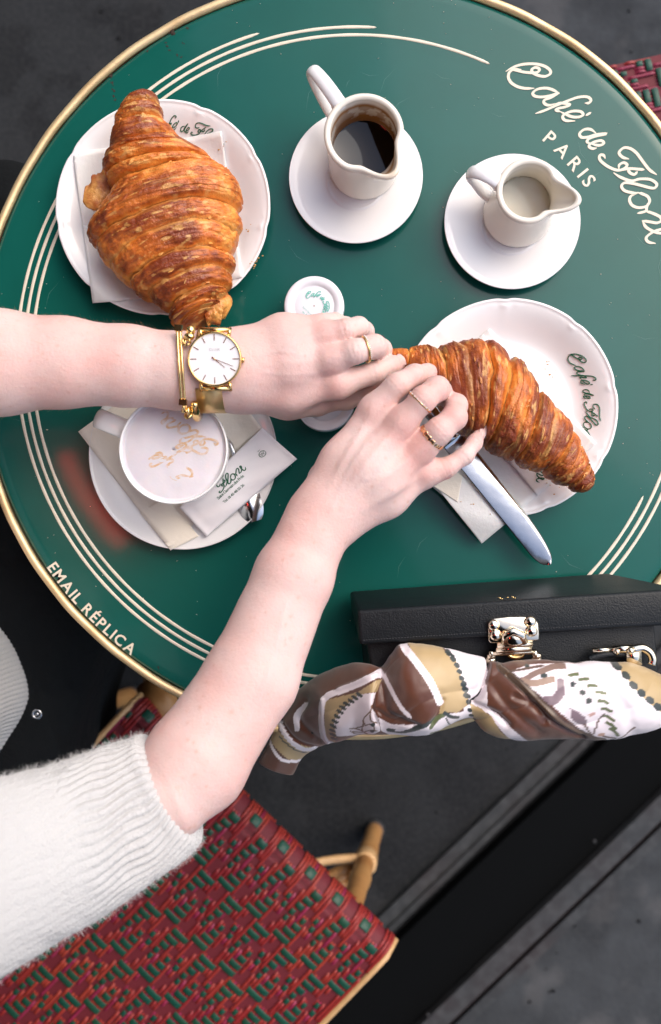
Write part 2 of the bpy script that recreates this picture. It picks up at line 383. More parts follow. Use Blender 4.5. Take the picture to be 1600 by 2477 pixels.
# --- script lettering, hand traced strokes
_T = {
'C': [[(95,278),(150,245),(240,215),(350,208),(440,225),(500,262),(507,300),(460,325),(400,318),(345,292),(335,262),(365,243),(400,252),(402,275),(370,292),(300,290),(225,280),(165,272)],
      [(235,262),(165,262),(125,290),(118,340),(145,385),(200,420),(270,437),(355,437)]],
'a': [[(590,485),(540,455),(470,435),(390,445),(345,480),(365,510),(430,518),(510,505),(580,482),(520,520),(455,545),(450,575),(490,595),(560,580)]],
'f': [[(832,575),(868,572),(885,545),(850,517),(770,520),(680,550),(560,598),(450,645),(370,672)],
      [(560,580),(620,575),(690,590),(640,612),(580,625),(560,640),(600,655)]],
'e': [[(600,655),(700,700),(770,705),(812,685),(790,655),(720,650),(650,672),(622,705),(650,738),(735,742)], [(838,692),(885,662)]],
'd': [[(930,850),(880,818),(820,822),(780,860),(800,893),(860,890),(930,868),(1030,860),(940,880),(870,905),(850,935),(880,952)]],
'e2': [[(880,952),(960,968),(1005,950),(985,925),(930,932),(880,955),(870,980),(900,998),(938,993)]],
'F': [[(1238,1095),(1180,1078),(1148,1035),(1190,992),(1250,997),(1310,1040),(1370,1120),(1430,1195),(1495,1240)],
      [(1018,1088),(1002,1060),(970,1060),(968,1100),(1020,1150),(1090,1188),(1150,1200),(1200,1180),(1222,1150),(1190,1130),(1150,1150),(1145,1185)],
      [(1150,1200),(1240,1185),(1320,1190),(1380,1195)], [(1230,1195),(1250,1225),(1290,1240),(1318,1213)]],
'l': [[(1098,1225),(1160,1265),(1260,1300),(1340,1282),(1440,1288),(1497,1330),(1470,1368),(1380,1350),(1280,1325),(1200,1318),(1170,1350),(1200,1392),(1280,1412),(1330,1408)]],
'o': [[(1330,1408),(1265,1435),(1245,1475),(1270,1525),(1330,1548),(1400,1535),(1432,1490),(1415,1445),(1360,1418),(1330,1412)]],
'r': [[(1425,1500),(1405,1545),(1395,1580),(1320,1602)], [(1395,1580),(1460,1600),(1530,1635),(1540,1670),(1500,1690),(1430,1680),(1365,1670)]],
'e3': [[(1365,1670),(1400,1730),(1480,1775),(1560,1785),(1570,1750),(1500,1760),(1440,1790),(1400,1830),(1420,1868),(1485,1882)]],
}
WORDS = [('C','a','f','e'), ('d','e2'), ('F','l','o','r','e3')]
def ribbon(pts3, w, up, mb, lift=2e-6):
    """flat tapered ribbon along 3-D points"""
    p = np.asarray(pts3); n = len(p); T = np.gradient(p, axis=0); T /= np.linalg.norm(T, axis=1)[:, None]+1e-12
    S = np.cross(T, up); S /= np.linalg.norm(S, axis=1)[:, None]+1e-12
    t = np.linspace(0, 1, n); ww = w*.5*(.78+.3*np.abs(T[:, 0]*.6-T[:, 1]*.8))*np.minimum(1, .35+8*np.minimum(t, 1-t))
    q = p+np.asarray(up)*(np.arange(n)*lift)[:, None] if np.ndim(up) == 1 else p
    V = np.concatenate([q-S*ww[:, None], q+S*ww[:, None]]); F = [(i, n+i, n+i+1, i+1) for i in range(n-1)]
    # rounded ends
    for e, d in ((0, -1), (n-1, 1)):
        a = np.linspace(-math.pi/2, math.pi/2, 6); c = q[e]; fan = [c+ww[e]*(math.cos(k)*d*T[e]+math.sin(k)*S[e]) for k in a]
        b0 = len(V); V = np.vstack([V, fan]); F.append(tuple(b0+i for i in (range(6) if d > 0 else range(5, -1, -1))))
    mb.add(V, F)
b = MB(); POLAR = {}
k = 0
for g, sts in _T.items():
    POLAR[g] = []
    for st in sts:
        st = spline(st, 6); pts = np.array([P(1200+u*.25974, 100+v*.25974, 0) for u, v in st])
        ribbon(pts+np.array([0, 0, .0003+.00005*(k % 7)]), .0022, np.array([0, 0, 1.]), b); k += 1
        rel = pts[:, :2]-TC; POLAR[g].append(np.stack([np.arctan2(rel[:, 1], rel[:, 0]), np.hypot(rel[:, 0], rel[:, 1])], 1))
b.build('script_lettering', M['cream'], tbl)
R0 = np.mean([q[:, 1].mean() for g in POLAR.values() for q in g]); A0 = max(q[:, 0].max() for g in POLAR.values() for q in g)
LOCAL = {g: [np.stack([(A0-q[:, 0])*R0, q[:, 1]-R0], 1) for q in v] for g, v in POLAR.items()}   # (along, up) metres
TEXTLEN = max(q[:, 0].max() for g in LOCAL.values() for q in g)
def script(mb, mapf, scale, w, up=np.array([0, 0, 1.]), words=(0, 1, 2), gap0=True):
    """lay the script through mapf(along, up)->point"""
    k = 0
    for wi in words:
        for g in WORDS[wi]:
            for st in LOCAL[g]:
                pts = np.array([mapf(a*scale, u*scale) for a, u in st]); ribbon(pts+up*(.00004*(k % 7)), w, up, mb); k += 1

# --- sans lettering from the built-in font
_FC = {}
def glyph(ch, bold=.02):
    if (ch, bold) in _FC: return _FC[(ch, bold)]
    cu = bpy.data.curves.new('g', 'FONT'); cu.body = ch; cu.size = 1; cu.offset = bold; cu.resolution_u = 3; cu.align_x = 'CENTER'
    ob = bpy.data.objects.new('g', cu); COL.objects.link(ob)
    dg = bpy.context.evaluated_depsgraph_get(); dg.update(); me = ob.evaluated_get(dg).to_mesh()
    V = np.array([v.co[:] for v in me.vertices]) if len(me.vertices) else np.zeros((0, 3)); F = [tuple(p.vertices) for p in me.polygons]
    w = (V[:, 0].max()-V[:, 0].min()) if len(V) else .3
    ob.evaluated_get(dg).to_mesh_clear(); bpy.data.objects.remove(ob); bpy.data.curves.remove(cu)
    _FC[(ch, bold)] = (V, F, w); return V, F, w
def textline(mb, s, size, mapf, track=1.0, bold=.02):
    """mapf(along, up)->3-D; string centred on along = 0"""
    adv = [(glyph(c, bold)[2]+.14)*size*track if c != ' ' else .32*size*track for c in s]; x = -sum(adv)/2
    for c, a in zip(s, adv):
        if c != ' ':
            V, F, w = glyph(c, bold); cx = (V[:, 0].max()+V[:, 0].min())/2
            mb.add([mapf(x+a/2+(v[0]-cx)*size, v[1]*size) for v in V], F)
        x += a
b = MB(); ac = pang(1380, 383); rc = np.linalg.norm(P(1380, 383)[:2]-TC)-.005
textline(b, 'PARIS', .0148, lambda a, u: tpol(ac-a/rc, rc+u, .0004), 1.25, .012); b.build('city_lettering', M['cream'], tbl, False); b = MB()
ac2 = pang(217, 1478); rc2 = np.linalg.norm(P(217, 1478)[:2]-TC)+.0045
textline(b, 'EMAIL RÉPLICA', .0122, lambda a, u: tpol(ac2+a/rc2, rc2-u, .0004), 1.02, .022)
b.build('block_lettering', M['cream'], tbl, False)

# ------------------------------------------------------------------ woven bistro chairs
def make_chair(label, O, e1, e2, W, D, zs, legs, group, seat_scale=1.0, reds='red_strand', roll=.02, binding=True):
    """O: corner of the seat; e1 runs along the rolled front edge, e2 into the seat; red strands run along e2"""
    ch = empty('bistro_chair', label, 'chair', (O[0], O[1], 0), group)
    e1 = np.array(e1)/np.linalg.norm(e1); e2 = np.array(e2)/np.linalg.norm(e2); O = np.array(O)
    def surf(a, c, up=0.):
        # a along e1, c along e2 ; rolled over at c<roll
        if c < roll:
            th = (1-c/roll)*math.pi/2
            cc = roll-(roll+up)*math.sin(th)*1.0; z = -(roll)+(roll+up)*math.cos(th)
        else: cc = c; z = up
        z += .006*math.sin(math.pi*min(1, max(0, a/W)))*min(1, max(0, c)/.06)
        # rounded far corners
        k = e1*a+e2*cc; return np.array([O[0]+k[0], O[1]+k[1], zs+z])
    na, nc = 40, 60; V = []; 
    cs = np.concatenate([np.linspace(-.03, roll, 12), np.linspace(roll, D, nc-12)[0:]])
    for a in np.linspace(0, W, na):
        for c in cs: V.append(surf(a, c, -.0015))
    mk('seat_backing', V, grid_faces(na, len(cs), False, True), M['dark_red'], ch)
    pc, pr = .0399*seat_scale, .0092*seat_scale      # cell width along e1; row pitch along e2
    sw = pc/10
    def green_at(row):       # list of (centre, length) in strand widths, for the row index
        cell, r = divmod(-row, 7); off = cell*4.46
        tab = {0: [(0, 6.6)], 1: [(.9, 4.8)], 2: [(1.5, 3.1), (-3.4, 1.6)], 3: [(5.95, 1.8), (1.9, 1.7), (9.8, 1.9)], 4: [(10.5, 3.1), (5.2, 1.6)], 5: [(11.3, 4.8)], 6: [(12.4, 6.6)]}
        return [((c+off)/1.0+5, l) for c, l in [(c_*.77, l_*.77) for c_, l_ in tab[r]]]
    def inview(p): q = toPX(p); return -60 < q[0] < 1660 and -60 < q[1] < 2540
    # green dashes
    rows = int((D-roll*.4)/pr); occ = {}
    dash = []; 
    for row in range(rows):
        c = roll*.35+(row+.5)*pr
        for (cc, l) in green_at(row):
            n0 = int(math.floor((0-cc*sw)/pc))-1
            for n in range(n0, n0+int(W/pc)+3):
                a = cc*sw+n*pc; hl = l*sw/2
                if c < .05: hl = min(hl, 1.5*sw)
                a0, a1 = max(a-hl, .002), min(a+hl, W-.002)
                if a1-a0 < sw*.7: continue
                occ.setdefault(row, []).append((a0, a1)); dash.append((a0, a1, c))
    gparts = 0; rest = MB()
    for a0, a1, c in dash:
        m_ = MB(); n = 6; w = pr*.36; V = []
        for i in range(n):
            t = i/(n-1); a = a0+(a1-a0)*t; up = .0004+.0012*min(1, 6*min(t, 1-t)+.0)
            for q, uu in ((-1, -.0006), (-.6, 0), (.6, 0), (1, -.0006)):
                V.append(surf(a, max(-.02, c+q*w*(1+.05*math.sin(a*900))), up+uu))
        Fq = [(i*4+k, i*4+k+1, (i+1)*4+k+1, (i+1)*4+k) for i in range(n-1) for k in range(3)]
        mid = surf((a0+a1)/2, c)
        if inview(mid) and gparts < 285: mk('green_strand', V, Fq, M['green_strand'], ch); gparts += 1
        else: rest.add(V, Fq)
    if rest.n: q = rest.build('green_strands', M['green_strand'], ch); q['kind'] = 'stuff'
    # red strands
    nr = int(W/sw)
    vis = MB(); rest = MB(); rp = 0
    cl = np.arange(-.02, D, pr/3)
    for i in range(nr):
        a = (i+.5)*sw; V = []
        j = RNG.uniform(-.12, .12)*sw
        for c in cl:
            row = (c-roll*.35)/pr; up = .0012
            r0 = int(math.floor(row))
            for x0, x1 in occ.get(r0, []):
                if x0-.2*sw < a < x1+.2*sw:
                    up = -.0008
            cell, rr_ = divmod(-r0, 7); u_ = (a/sw-5-cell*4.46) % 10
            for dc, dl in {0: [(5.6, 3.4)], 1: [(6.2, 3.4)], 2: [(8.6, 3.0)], 3: [(11.6, 1.6), (3.9, 1.6)], 4: [(1.8, 3.0)], 5: [(5.6, 3.2)], 6: [(6.6, 3.4)]}[rr_]:
                if abs((u_-dc*.77+5) % 10-5) < dl*.77/2: up = min(up, -.0022)
            w = sw*.40
            for q, uu in ((-1, -.0006), (-.45, 0), (.45, 0), (1, -.0006)): V.append(surf(a+j+q*w, c, up+uu))
        n = len(cl); Fq = [(k*4+m, (k+1)*4+m, (k+1)*4+m+1, k*4+m+1) for k in range(n-1) for m in range(3)]
        if inview(surf(a, .05)) or inview(surf(a, D*.4)) or inview(surf(a, D*.8)):
            if rp < 295: mk('red_strand', V, Fq, M[reds if (i*7919) % 5 else ('pink_strand' if reds == 'red_strand' else 'red_strand')], ch); rp += 1; continue
        rest.add(V, Fq)
    if rest.n: q = rest.build('red_strands', M[reds], ch); q['kind'] = 'stuff'
    # cane bindings along both sides and the frame under the seat
    for a in ((-.002, W+.002) if binding else ()):
        b = MB(); b.tube([surf(a, c, -.001) for c in np.linspace(0, D, 24)], .0036, 8); b.build('edge_binding', M['cane_pale'], ch)
    b = MB(); cor = [surf(.015, .02), surf(W-.015, .02), surf(W-.015, D-.02), surf(.015, D-.02)]
    for i in range(4): b.tube([cor[i]+np.array([0, 0, -.018]), cor[(i+1) % 4]+np.array([0, 0, -.018])], .011, 10)
    b.build('seat_frame', M['cane'], ch)
    for top, foot in legs:
        top = np.array(top); foot = np.array(foot); pts = [top+(foot-top)*t for t in np.linspace(0, 1, 16)]
        rr = [.0125+(.0018 if i in (5, 10) else 0) for i in range(16)]
        lg = MB(); lg.tube(pts, rr, 12); l_ = lg.build('leg', M['cane'], ch)
        rb = MB(); rb.tube([foot+np.array([0, 0, .0]), foot+(top-foot)*.035], .0142, 10); rb.build('foot_cap', M['grey_metal'], l_)
    return ch, surf
def seatframe(pO, pA, h):
    O = P(*pO, h); A = P(*pA, h); d = (A-O)[:2]; e1 = d/np.linalg.norm(d); return O, e1, np.linalg.norm(d)
hA = -.262
O, e1, W = seatframe((336, 1690), (957, 2288), hA)
e2 = np.array([e1[1], -e1[0]])
if e2[1] > 0: e2 = -e2
def cornerleg(O, e1, e2, W, D, a, c, zt, sp=.05):
    p = O[:2]+e1*a+e2*c; ctr = O[:2]+e1*W/2+e2*D/2; out = (p-ctr)/np.linalg.norm(p-ctr)
    return ((p[0], p[1], zt), (p[0]+out[0]*sp, p[1]+out[1]*sp, .004))
zA = TZ+hA
legs = [cornerleg(O, e1, e2, W, .38, .02, .36, zA-.02), cornerleg(O, e1, e2, W, .38, W-.03, .36, zA-.02)]
f1 = P(908, 2003, -TZ); t1 = P(845, 2215, hA-.03); legs.append((t1, (f1[0], f1[1], .004)))
f2 = P(356, 1560, -TZ); t2 = P(388, 1735, hA-.03); legs.append((t2, (f2[0], f2[1], .004)))
chA, sA = make_chair('red and green woven bistro chair with cane edging below the white sleeve', (O[0], O[1]), e1, e2, W, .40, zA, legs, 'woven cane bistro chairs')
# stretchers of that chair
t1 = np.array(t1); f1w = np.array([f1[0], f1[1], .004])
k1 = t1+(f1w-t1)*.55
b = MB(); s0 = P(700, 2105, hA-.20); b.tube(spline([s0, (s0+k1)/2+np.array([0,.006,.0]), k1+np.array([.004,.004,0])], 8), .006, 8); b.build('stretcher', M['cane_pale'], chA)
for q in (-.02, -.035, -.05):
    b = MB(); b.tube(spline([s0+np.array([.02, -.01+q, -.01]), k1+np.array([-.03, q*.6, .0]), k1+np.array([.0, -.01, .02])], 6), .007, 8); b.build('stretcher', M['cane'], chA)
b = MB(); b.tube([k1+np.array([0, 0, d]) + (t1-f1w)/np.linalg.norm(t1-f1w)*d for d in np.linspace(-.008, .008, 5)], .0155, 12); b.build('cane_binding', M['cane_pale'], chA)
# wide cane post beneath the table edge (front leg brace of the same chair)
b = MB(); b.tube([P(372, 1655, hA-.05), P(402, 1745, hA-.03)], .02, 12); b.build('leg_brace', M['cane'], chA)

# chair C, upper right, mostly under the table
hC = -.225
O, e1, W = seatframe((1350, 158), (1790, 290), hC)
e1 = np.array([math.cos(R_(-78)), math.sin(R_(-78))]); e2 = np.array([math.cos(R_(-168)), math.sin(R_(-168))])
W = .40; zC = TZ+hC
p0 = P(1500, 152, hC)[:2]-e2*.17
legs = [cornerleg(p0, e1, e2, W, .38, a, c, zC-.02) for a in (.03, W-.03) for c in (.03, .35)]
make_chair('crimson and green woven bistro chair half hidden under the table beside the lettering', p0, e1, e2, W, .29, zC, legs, 'woven cane bistro chairs', .95, 'pink_strand', binding=False)

# chair B, the one the person sits on (a sliver shows beside the black skirt)
hB = -.25
O, e1, W = seatframe((268, 1570), (182, 1692), hB)
e2 = np.array([-abs(e1[1]), abs(e1[0])]); e2 = e2/np.linalg.norm(e2); 
e2 = np.array([e1[1], -e1[0]]); 
if e2[0] > 0: e2 = -e2
O2 = np.array(O[:2])-e1*.20; W = .36
legs = [cornerleg(O2, e1, e2, W, .38, a, c, TZ+hB-.02) for a in (.03, W-.03) for c in (.03, .35)]
make_chair('woven bistro chair almost hidden beneath the black skirt', O2, e1, e2, W, .40, TZ+hB, legs, 'woven cane bistro chairs')
# ------------------------------------------------------------------ tableware
def scallop(ph, t):
    """edge outline of the bread plates: shallow bracket lobes"""
    a = (ph*9/(2*math.pi)) % 1.0
    d = np.minimum(a, 1-a)
    return -.011*np.exp(-(d/.07)**2)*t+.004*np.sin(ph*9*1.0+1)*t*0
def plate_z(rr):
    """height of the plate surface at r/R = rr (metres for the bread plate)"""
    return .0045+.0135*sstep(.60, 1.0, rr)*1.0
def make_plate(label, cx, cy, rp, hrim=.018, group='bread plates', rot=0.):
    c = P(cx, cy, hrim); R = PX(rp, hrim); z0 = TZ
    pl = empty('plate', label, 'plate', (c[0], c[1], z0), group)
    rs = np.concatenate([[.0005], np.linspace(.05, .58, 10), np.linspace(.6, .93, 22), np.linspace(.94, .995, 10)])
    prof = [(R*r, plate_z(r)) for r in rs]+[(R*1.0, .0182), (R*1.001, .0175), (R*.997, .0166)]+[(R*r, plate_z(r)-.0030) for r in np.linspace(.98, .62, 14)]+[(R*.6, .001), (R*.58, .0006), (R*.56, .001), (R*.54, .0018), (.001, .0018)]
    def rm(p, r, z):
        t = sstep(.72, 1, r/R); top = z > plate_z(r/R)-.0012
        q = p+rot; a = (q*9/(2*math.pi)) % 1.0; d = np.minimum(a, 1-a)
        emb = .0006*np.exp(-((r/R-.935)/.02)**2)*(np.exp(-(d/.16)**2)*(np.cos(a*2*math.pi*5)*.6+.6))
        return r*(1+scallop(q, t)), z+np.where(top, emb, 0)+.0008*np.exp(-((r/R-.985)/.012)**2)*top
    V, F = lathe(prof, 288, rm, (c[0], c[1], z0)); mk('dish', V, F[:, ::-1], M['porcelain'], pl)
    return pl, c, R
def make_saucer(label, cx, cy, rp, hrim=.012, well=.40, group=None):
    c = P(cx, cy, hrim); R = PX(rp, hrim)
    s = empty('saucer', label, 'saucer', (c[0], c[1], TZ), group)
    zf = lambda r: .0035+.0085*sstep(.42, 1.0, r)**.85-.0008*np.exp(-((r-well)/.03)**2)*0+.0009*np.exp(-((r-well-.03)/.018)**2)
    rs = np.linspace(.004, .985, 60)
    prof = [(R*r, float(zf(r))) for r in rs]+[(R*.995, hrim+.0003), (R, hrim-.0006), (R*.995, hrim-.0017)]+[(R*r, float(zf(r))-.003) for r in np.linspace(.97, .55, 10)]+[(R*.5, .0004), (R*.46, .0004), (R*.44, .0012), (.001, .0012)]
    V, F = lathe(prof, 160, None, (c[0], c[1], TZ)); mk('dish', V, F[:, ::-1], M['porcelain'], s)
    return s, c, R, zf
plA, cA, RA = make_plate('white scalloped plate carrying the large croissant at upper left', 393.5, 501, 263, rot=.2)
plB, cB, RB = make_plate('white scalloped plate under the croissant held by both hands', 1229, 985, 263, rot=.5)
def zplate(p, c, R): return TZ+float(plate_z(min(1.0, np.hypot(p[0]-c[0], p[1]-c[1])/R)))
def plate_text(c, R, pl, x0, y0, scale, words, rad, w=.0009):
    a0 = math.atan2(*(P(x0, y0, .012)[:2]-c[:2])[::-1])
    b = MB()
    def mp(a, u):
        rr = rad+u; an = a0-a/rad; return np.array([c[0]+rr*math.cos(an), c[1]+rr*math.sin(an), TZ+float(plate_z(rr/R))+.0004])
    script(b, mp, scale, w, words=words); b.build('plate_lettering', M['green_ink'], pl)
plate_text(cB, RB, plB, 1383, 852, .40, (0, 1, 2), RB*.775)
plate_text(cA, RA, plA, 352, 303, .36, (0, 1, 2), RA*.80)

def jug(label, cx, cy, rp, bx, by, brp, h, spout_px, handle_px, fill, fillmat, group, stain=False, sz=.0045):
    """rim centre/radius in photo px at height h, base centre/radius at the saucer"""
    ct = P(cx, cy, h); R1 = PX(rp, h); cb = P(bx, by, sz); R0 = PX(brp, sz)
    c = np.array([(ct[0]+cb[0])/2, (ct[1]+cb[1])/2, TZ]); H = h-sz
    j = empty('jug', label, 'jug', (c[0], c[1], TZ+sz), group)
    sp = P(*spout_px, h-.002)-c; pa = math.atan2(sp[1], sp[0]); sl = np.hypot(sp[0], sp[1])-R1
    def rad(t): return R0+(R1-R0)*sstep(0, .75, t)+.0012*math.exp(-((t-.97)/.05)**2)
    prof = []; 
    for t in np.linspace(0, .985, 30): prof.append((rad(t)-(.002*(1-t/.05)**2 if t < .05 else 0), t*H))
    prof += [(R1+.0012, H*.985+.0006), (R1+.0002, H+.0006), (R1-.0012, H+.0008), (R1-.0026, H+.0002), (R1-.0034, H-.0012)]
    nI = 34
    for t in np.linspace(.96, .06, nI): prof.append((rad(t)-.0036, t*H))
    prof.append((.0005, .05*H))
    def rm(p, r, z):
        d = np.abs((p-pa+math.pi) % (2*math.pi)-math.pi); t = z/H
        amp = sl*(sstep(.55, 1.0, t)**1.6)*np.exp(-(d/.36)**2)*1.05; pin = -.0016*sstep(.7, 1, t)*np.exp(-((d-.72)/.25)**2)
        return np.where(r > R0*.2, r+amp+pin, r), z+.0022*sstep(.85, 1, t)*np.exp(-(d/.3)**2)
    V, F = lathe(prof, 128, rm, (c[0], c[1], TZ+sz))
    colr = np.tile(np.array([[.82, .765, .67]]), (len(V), 1))
    if stain:
        nprof = len(prof); inner = np.repeat(np.arange(nprof), 128) >= 36
        zz = (V[:, 2]-TZ-sz)/H; ang = np.arctan2(V[:, 1]-c[1], V[:, 0]-c[0])
        n = fbm(np.stack([np.cos(ang)*3, np.sin(ang)*3, zz*6], -1), 4)
        ring = np.exp(-((zz-.86-.05*(n-.5))/.04)**2)*1.0+np.exp(-((zz-fill-.07)/.09)**2)*1.0+.5*(n > .48)*(zz < .86)+.25*sstep(.9, .5, zz)
        ring = np.clip(ring, 0, 1)[:, None]*inner[:, None]
        colr = colr*(1-ring)+np.array([[.36, .17, .055]])*ring
        drip = (np.exp(-(((ang-pa+math.pi) % (2*math.pi)-math.pi)/.22)**2)*sstep(.25, 1, zz)*.35*(n+.3))[:, None]
        colr = colr*(1-drip)+np.array([[.62, .40, .18]])*drip
    mk('body', V, F[:, ::-1] if False else F, M['stain'], j, col=colr)
    n = 48; rf = rad(fill)-.0034; V = [(c[0]+rf*k*math.cos(2*math.pi*i/n), c[1]+rf*k*math.sin(2*math.pi*i/n), TZ+sz+fill*H+(0.0007 if k == 1 else 0)) for k in (1, .93) for i in range(n)]
    F = [(i, (i+1) % n, n+(i+1) % n, n+i) for i in range(n)]+[tuple(range(n, 2*n))]
    liq = mk('coffee' if stain else 'milk', V, F, fillmat, j)
    if not stain:
        b = MB()
        for k in range(70):
            a = RNG.uniform(-1.2, 2.6); r = rf-RNG.uniform(.0003, .0012); b.ball((c[0]+r*math.cos(a), c[1]+r*math.sin(a), TZ+sz+fill*H+.0006), RNG.uniform(.0003, .0007), 4, (1, 1, .6))
        o = b.build('bubbles', M['milk'], j); o['kind'] = 'stuff'
    # handle strap
    hp = P(*handle_px, h+.001)-c; ha = math.atan2(hp[1], hp[0]); ext = np.hypot(hp[0], hp[1])
    u = np.array([math.cos(ha), math.sin(ha)])
    def q(r, z): return np.array([c[0]+u[0]*r, c[1]+u[1]*r, TZ+sz+z])
    pts = spline([q(rad(.93)-.001, H*.90), q(R1+.005, H*.985), q(R1+(ext-R1)*.55, H*1.035), q(ext-.003, H*.99), q(ext-.001, H*.84), q(ext-.007, H*.62), q(R1+(ext-R1)*.42, H*.42), q(rad(.28)-.001, H*.28)], 8)
    w = np.interp(np.linspace(0, 1, len(pts)), [0, .12, .4, .7, 1], [.0066, .0056, .0050, .0044, .0050])
    V, F = tube_mesh(pts, w, 16, .62, True, up=None); mk('handle', V, F, M['porcelain'], j)
    return j
sc1 = make_saucer('white saucer beneath the jug of black coffee', 861, 426, 162, group='small white saucers')
sc2 = make_saucer('white saucer beneath the small milk jug', 1240, 535, 163, group='small white saucers')
jug('white jug of black coffee with brown drips inside and a tall handle', 881, 321, 93, 881, 402, 84, .070, (952, 428), (752, 160), .44, M['coffee'], 'white porcelain jugs', True)
jug('smaller white jug holding milk with a pointed spout', 1289, 456, 75, 1246, 520, 84, .058, (1398, 490), (1138, 410), .45, M['milk'], 'white porcelain jugs')

# cappuccino
sc3, cS, RS, zS = make_saucer('large white saucer with napkin and sugar sachet beneath the cappuccino', 442, 1100, 231, .014, group=None)
hc = .066; ct = P(419, 1087, hc); Rc = PX(133, hc); cup = empty('cappuccino_cup', 'white cup of frothy cappuccino with writing dusted on the foam', 'cup', (ct[0], ct[1], TZ+.006))
def cr(t): return .0235+(Rc-.0235)*(1-(1-t)**2.1)
H = hc-.006
prof = [(.001, .0), (.020, 0), (.0225, .001)]+[(cr(t), t*H) for t in np.linspace(.03, .98, 26)]+[(Rc+.0002, H*.995), (Rc-.0005, H+.0003), (Rc-.0010, H+.0002), (Rc-.0014, H-.001)]+[(cr(t)-.0018, t*H) for t in np.linspace(.95, .2, 10)]+[(.001, .18*H)]
V, F = lathe(prof, 128, None, (ct[0], ct[1], TZ+.006)); mk('body', V, F, M['porcelain'], cup)
zf_ = TZ+.006+H-.0040; rf = Rc-.0017; n = 96; V = []; rr = np.concatenate([np.linspace(.01, .93, 18), [.96, .985, 1.0]])
for k in rr:
    for i in range(n):
        a = 2*math.pi*i/n; V.append((ct[0]+rf*k*math.cos(a), ct[1]+rf*k*math.sin(a), zf_+.0022*(1-k**6)+.0007*float(vnoise(np.array([k*5*math.cos(a), k*5*math.sin(a), 3.]))) + (.0012 if k > .97 else 0)))
F = grid_faces(len(rr), n, True).tolist()+[tuple(range(n))]; fo = mk('foam', V, F, M['foam'], cup)
b = MB(); rd = np.array([-.86, .51]); upv = np.array([-.51, -.86])
for words, (ox, oy), tl in (((0,), (466, 1158), .034), ((1,), (458, 1100), .0105), ((2,), (520, 1088), .046)):
    g0 = min(q[:, 0].min() for w_ in words for g in WORDS[w_] for q in LOCAL[g]); s = tl/(max(q[:, 0].max() for w_ in words for g in WORDS[w_] for q in LOCAL[g])-g0)
    o0 = P(ox, oy, hc-.004)
    # world y is up in the picture: image direction (dx,dy) -> world (dx,-dy)
    def mp(a, u, o0=o0, g0=g0, s=s): 
        a = a-g0*s; return np.array([o0[0]+rd[0]*a+upv[0]*u, o0[1]+rd[1]*a+upv[1]*u, zf_+.0026])
    script(b, mp, s, .0017, words=words)
b.build('foam_writing', M['cocoa'], cup)
c3 = P(243, 1013, .04)-ct; ha = math.atan2(c3[1], c3[0]); u = np.array([math.cos(ha), math.sin(ha)])
def q(r, z): return np.array([ct[0]+u[0]*r, ct[1]+u[1]*r, TZ+.006+z])
ext = np.hypot(c3[0], c3[1])
pts = spline([q(cr(.8)-.002, H*.80), q(Rc+.006, H*.83), q(ext-.004, H*.80), q(ext, H*.62), q(ext-.006, H*.42), q(cr(.3)-.002, H*.26)], 8)
V, F = tube_mesh(pts, .0074, 16, .34); mk('handle', V, F, M['porcelain'], cup)

# jam pots with white lids
def pot(label, cx, cy, rp, h, ring, txt):
    c = P(cx, cy, h); R = PX(rp, h); jr = empty('honey_jar', label, 'jar', (c[0], c[1], TZ), 'little white-lidded jars')
    prof = [(.001, .0006), (R*.8, .0006), (R*.9, .003), (R*.92, h-.012), (R*.86, h-.009)]; V, F = lathe(prof, 48, None, (c[0], c[1], TZ)); mk('glass', V, F, M['glass'], jr)
    prof = [(.001, .0016), (R*.76, .0016), (R*.84, .004), (R*.85, h-.015), (.001, h-.014)]; V, F = lathe(prof, 48, None, (c[0], c[1], TZ)); mk('honey', V, F, M['jam'], jr)
    prof = [(R*.93, h-.012), (R*1.0, h-.0115), (R*1.0, h-.002), (R*.985, h-.0006), (R*.95, h), (R*.72, h-.0002), (R*.70, h-.0009), (R*.64, h-.0012), (R*.62, h-(.0004 if ring else .0010)), (R*.4, h-(.0004 if ring else .0010)), (.0005, h-(.0004 if ring else .0010))]
    V, F = lathe(prof, 96, None, (c[0], c[1], TZ)); mk('lid', V, F, M['jar_white'], jr)
    b = MB(); rad = R*.40; a0 = 2.35
    script(b, lambda a, u: np.array([c[0]+(rad+u)*math.cos(a0-a/rad), c[1]+(rad+u)*math.sin(a0-a/rad), TZ+h-.0006]), .17, .0006)
    for k, (rr_, ln) in enumerate(((.30, 'Saint-Germain'), (.42, 'des Prés'))):
        th = 3.95; o_ = np.array([c[0]+R*rr_*math.cos(th), c[1]+R*rr_*math.sin(th)]); dr = np.array([math.cos(th+math.pi/2), math.sin(th+math.pi/2)]); un = -np.array([math.cos(th), math.sin(th)])
        textline(b, ln, .0019, lambda a, u: np.array([*(o_+dr*a+un*u), TZ+h-.0005]), .9, .0)
    b.build('lid_lettering', M['teal_ink'], jr)
pot('honey jar whose white lid has turquoise writing, above the watch hand', 760, 739, 73, .030, False, 1)
pot('honey jar with a ridged white lid peeking out below the watch hand', 786, 970, 72, .030, True, 0)

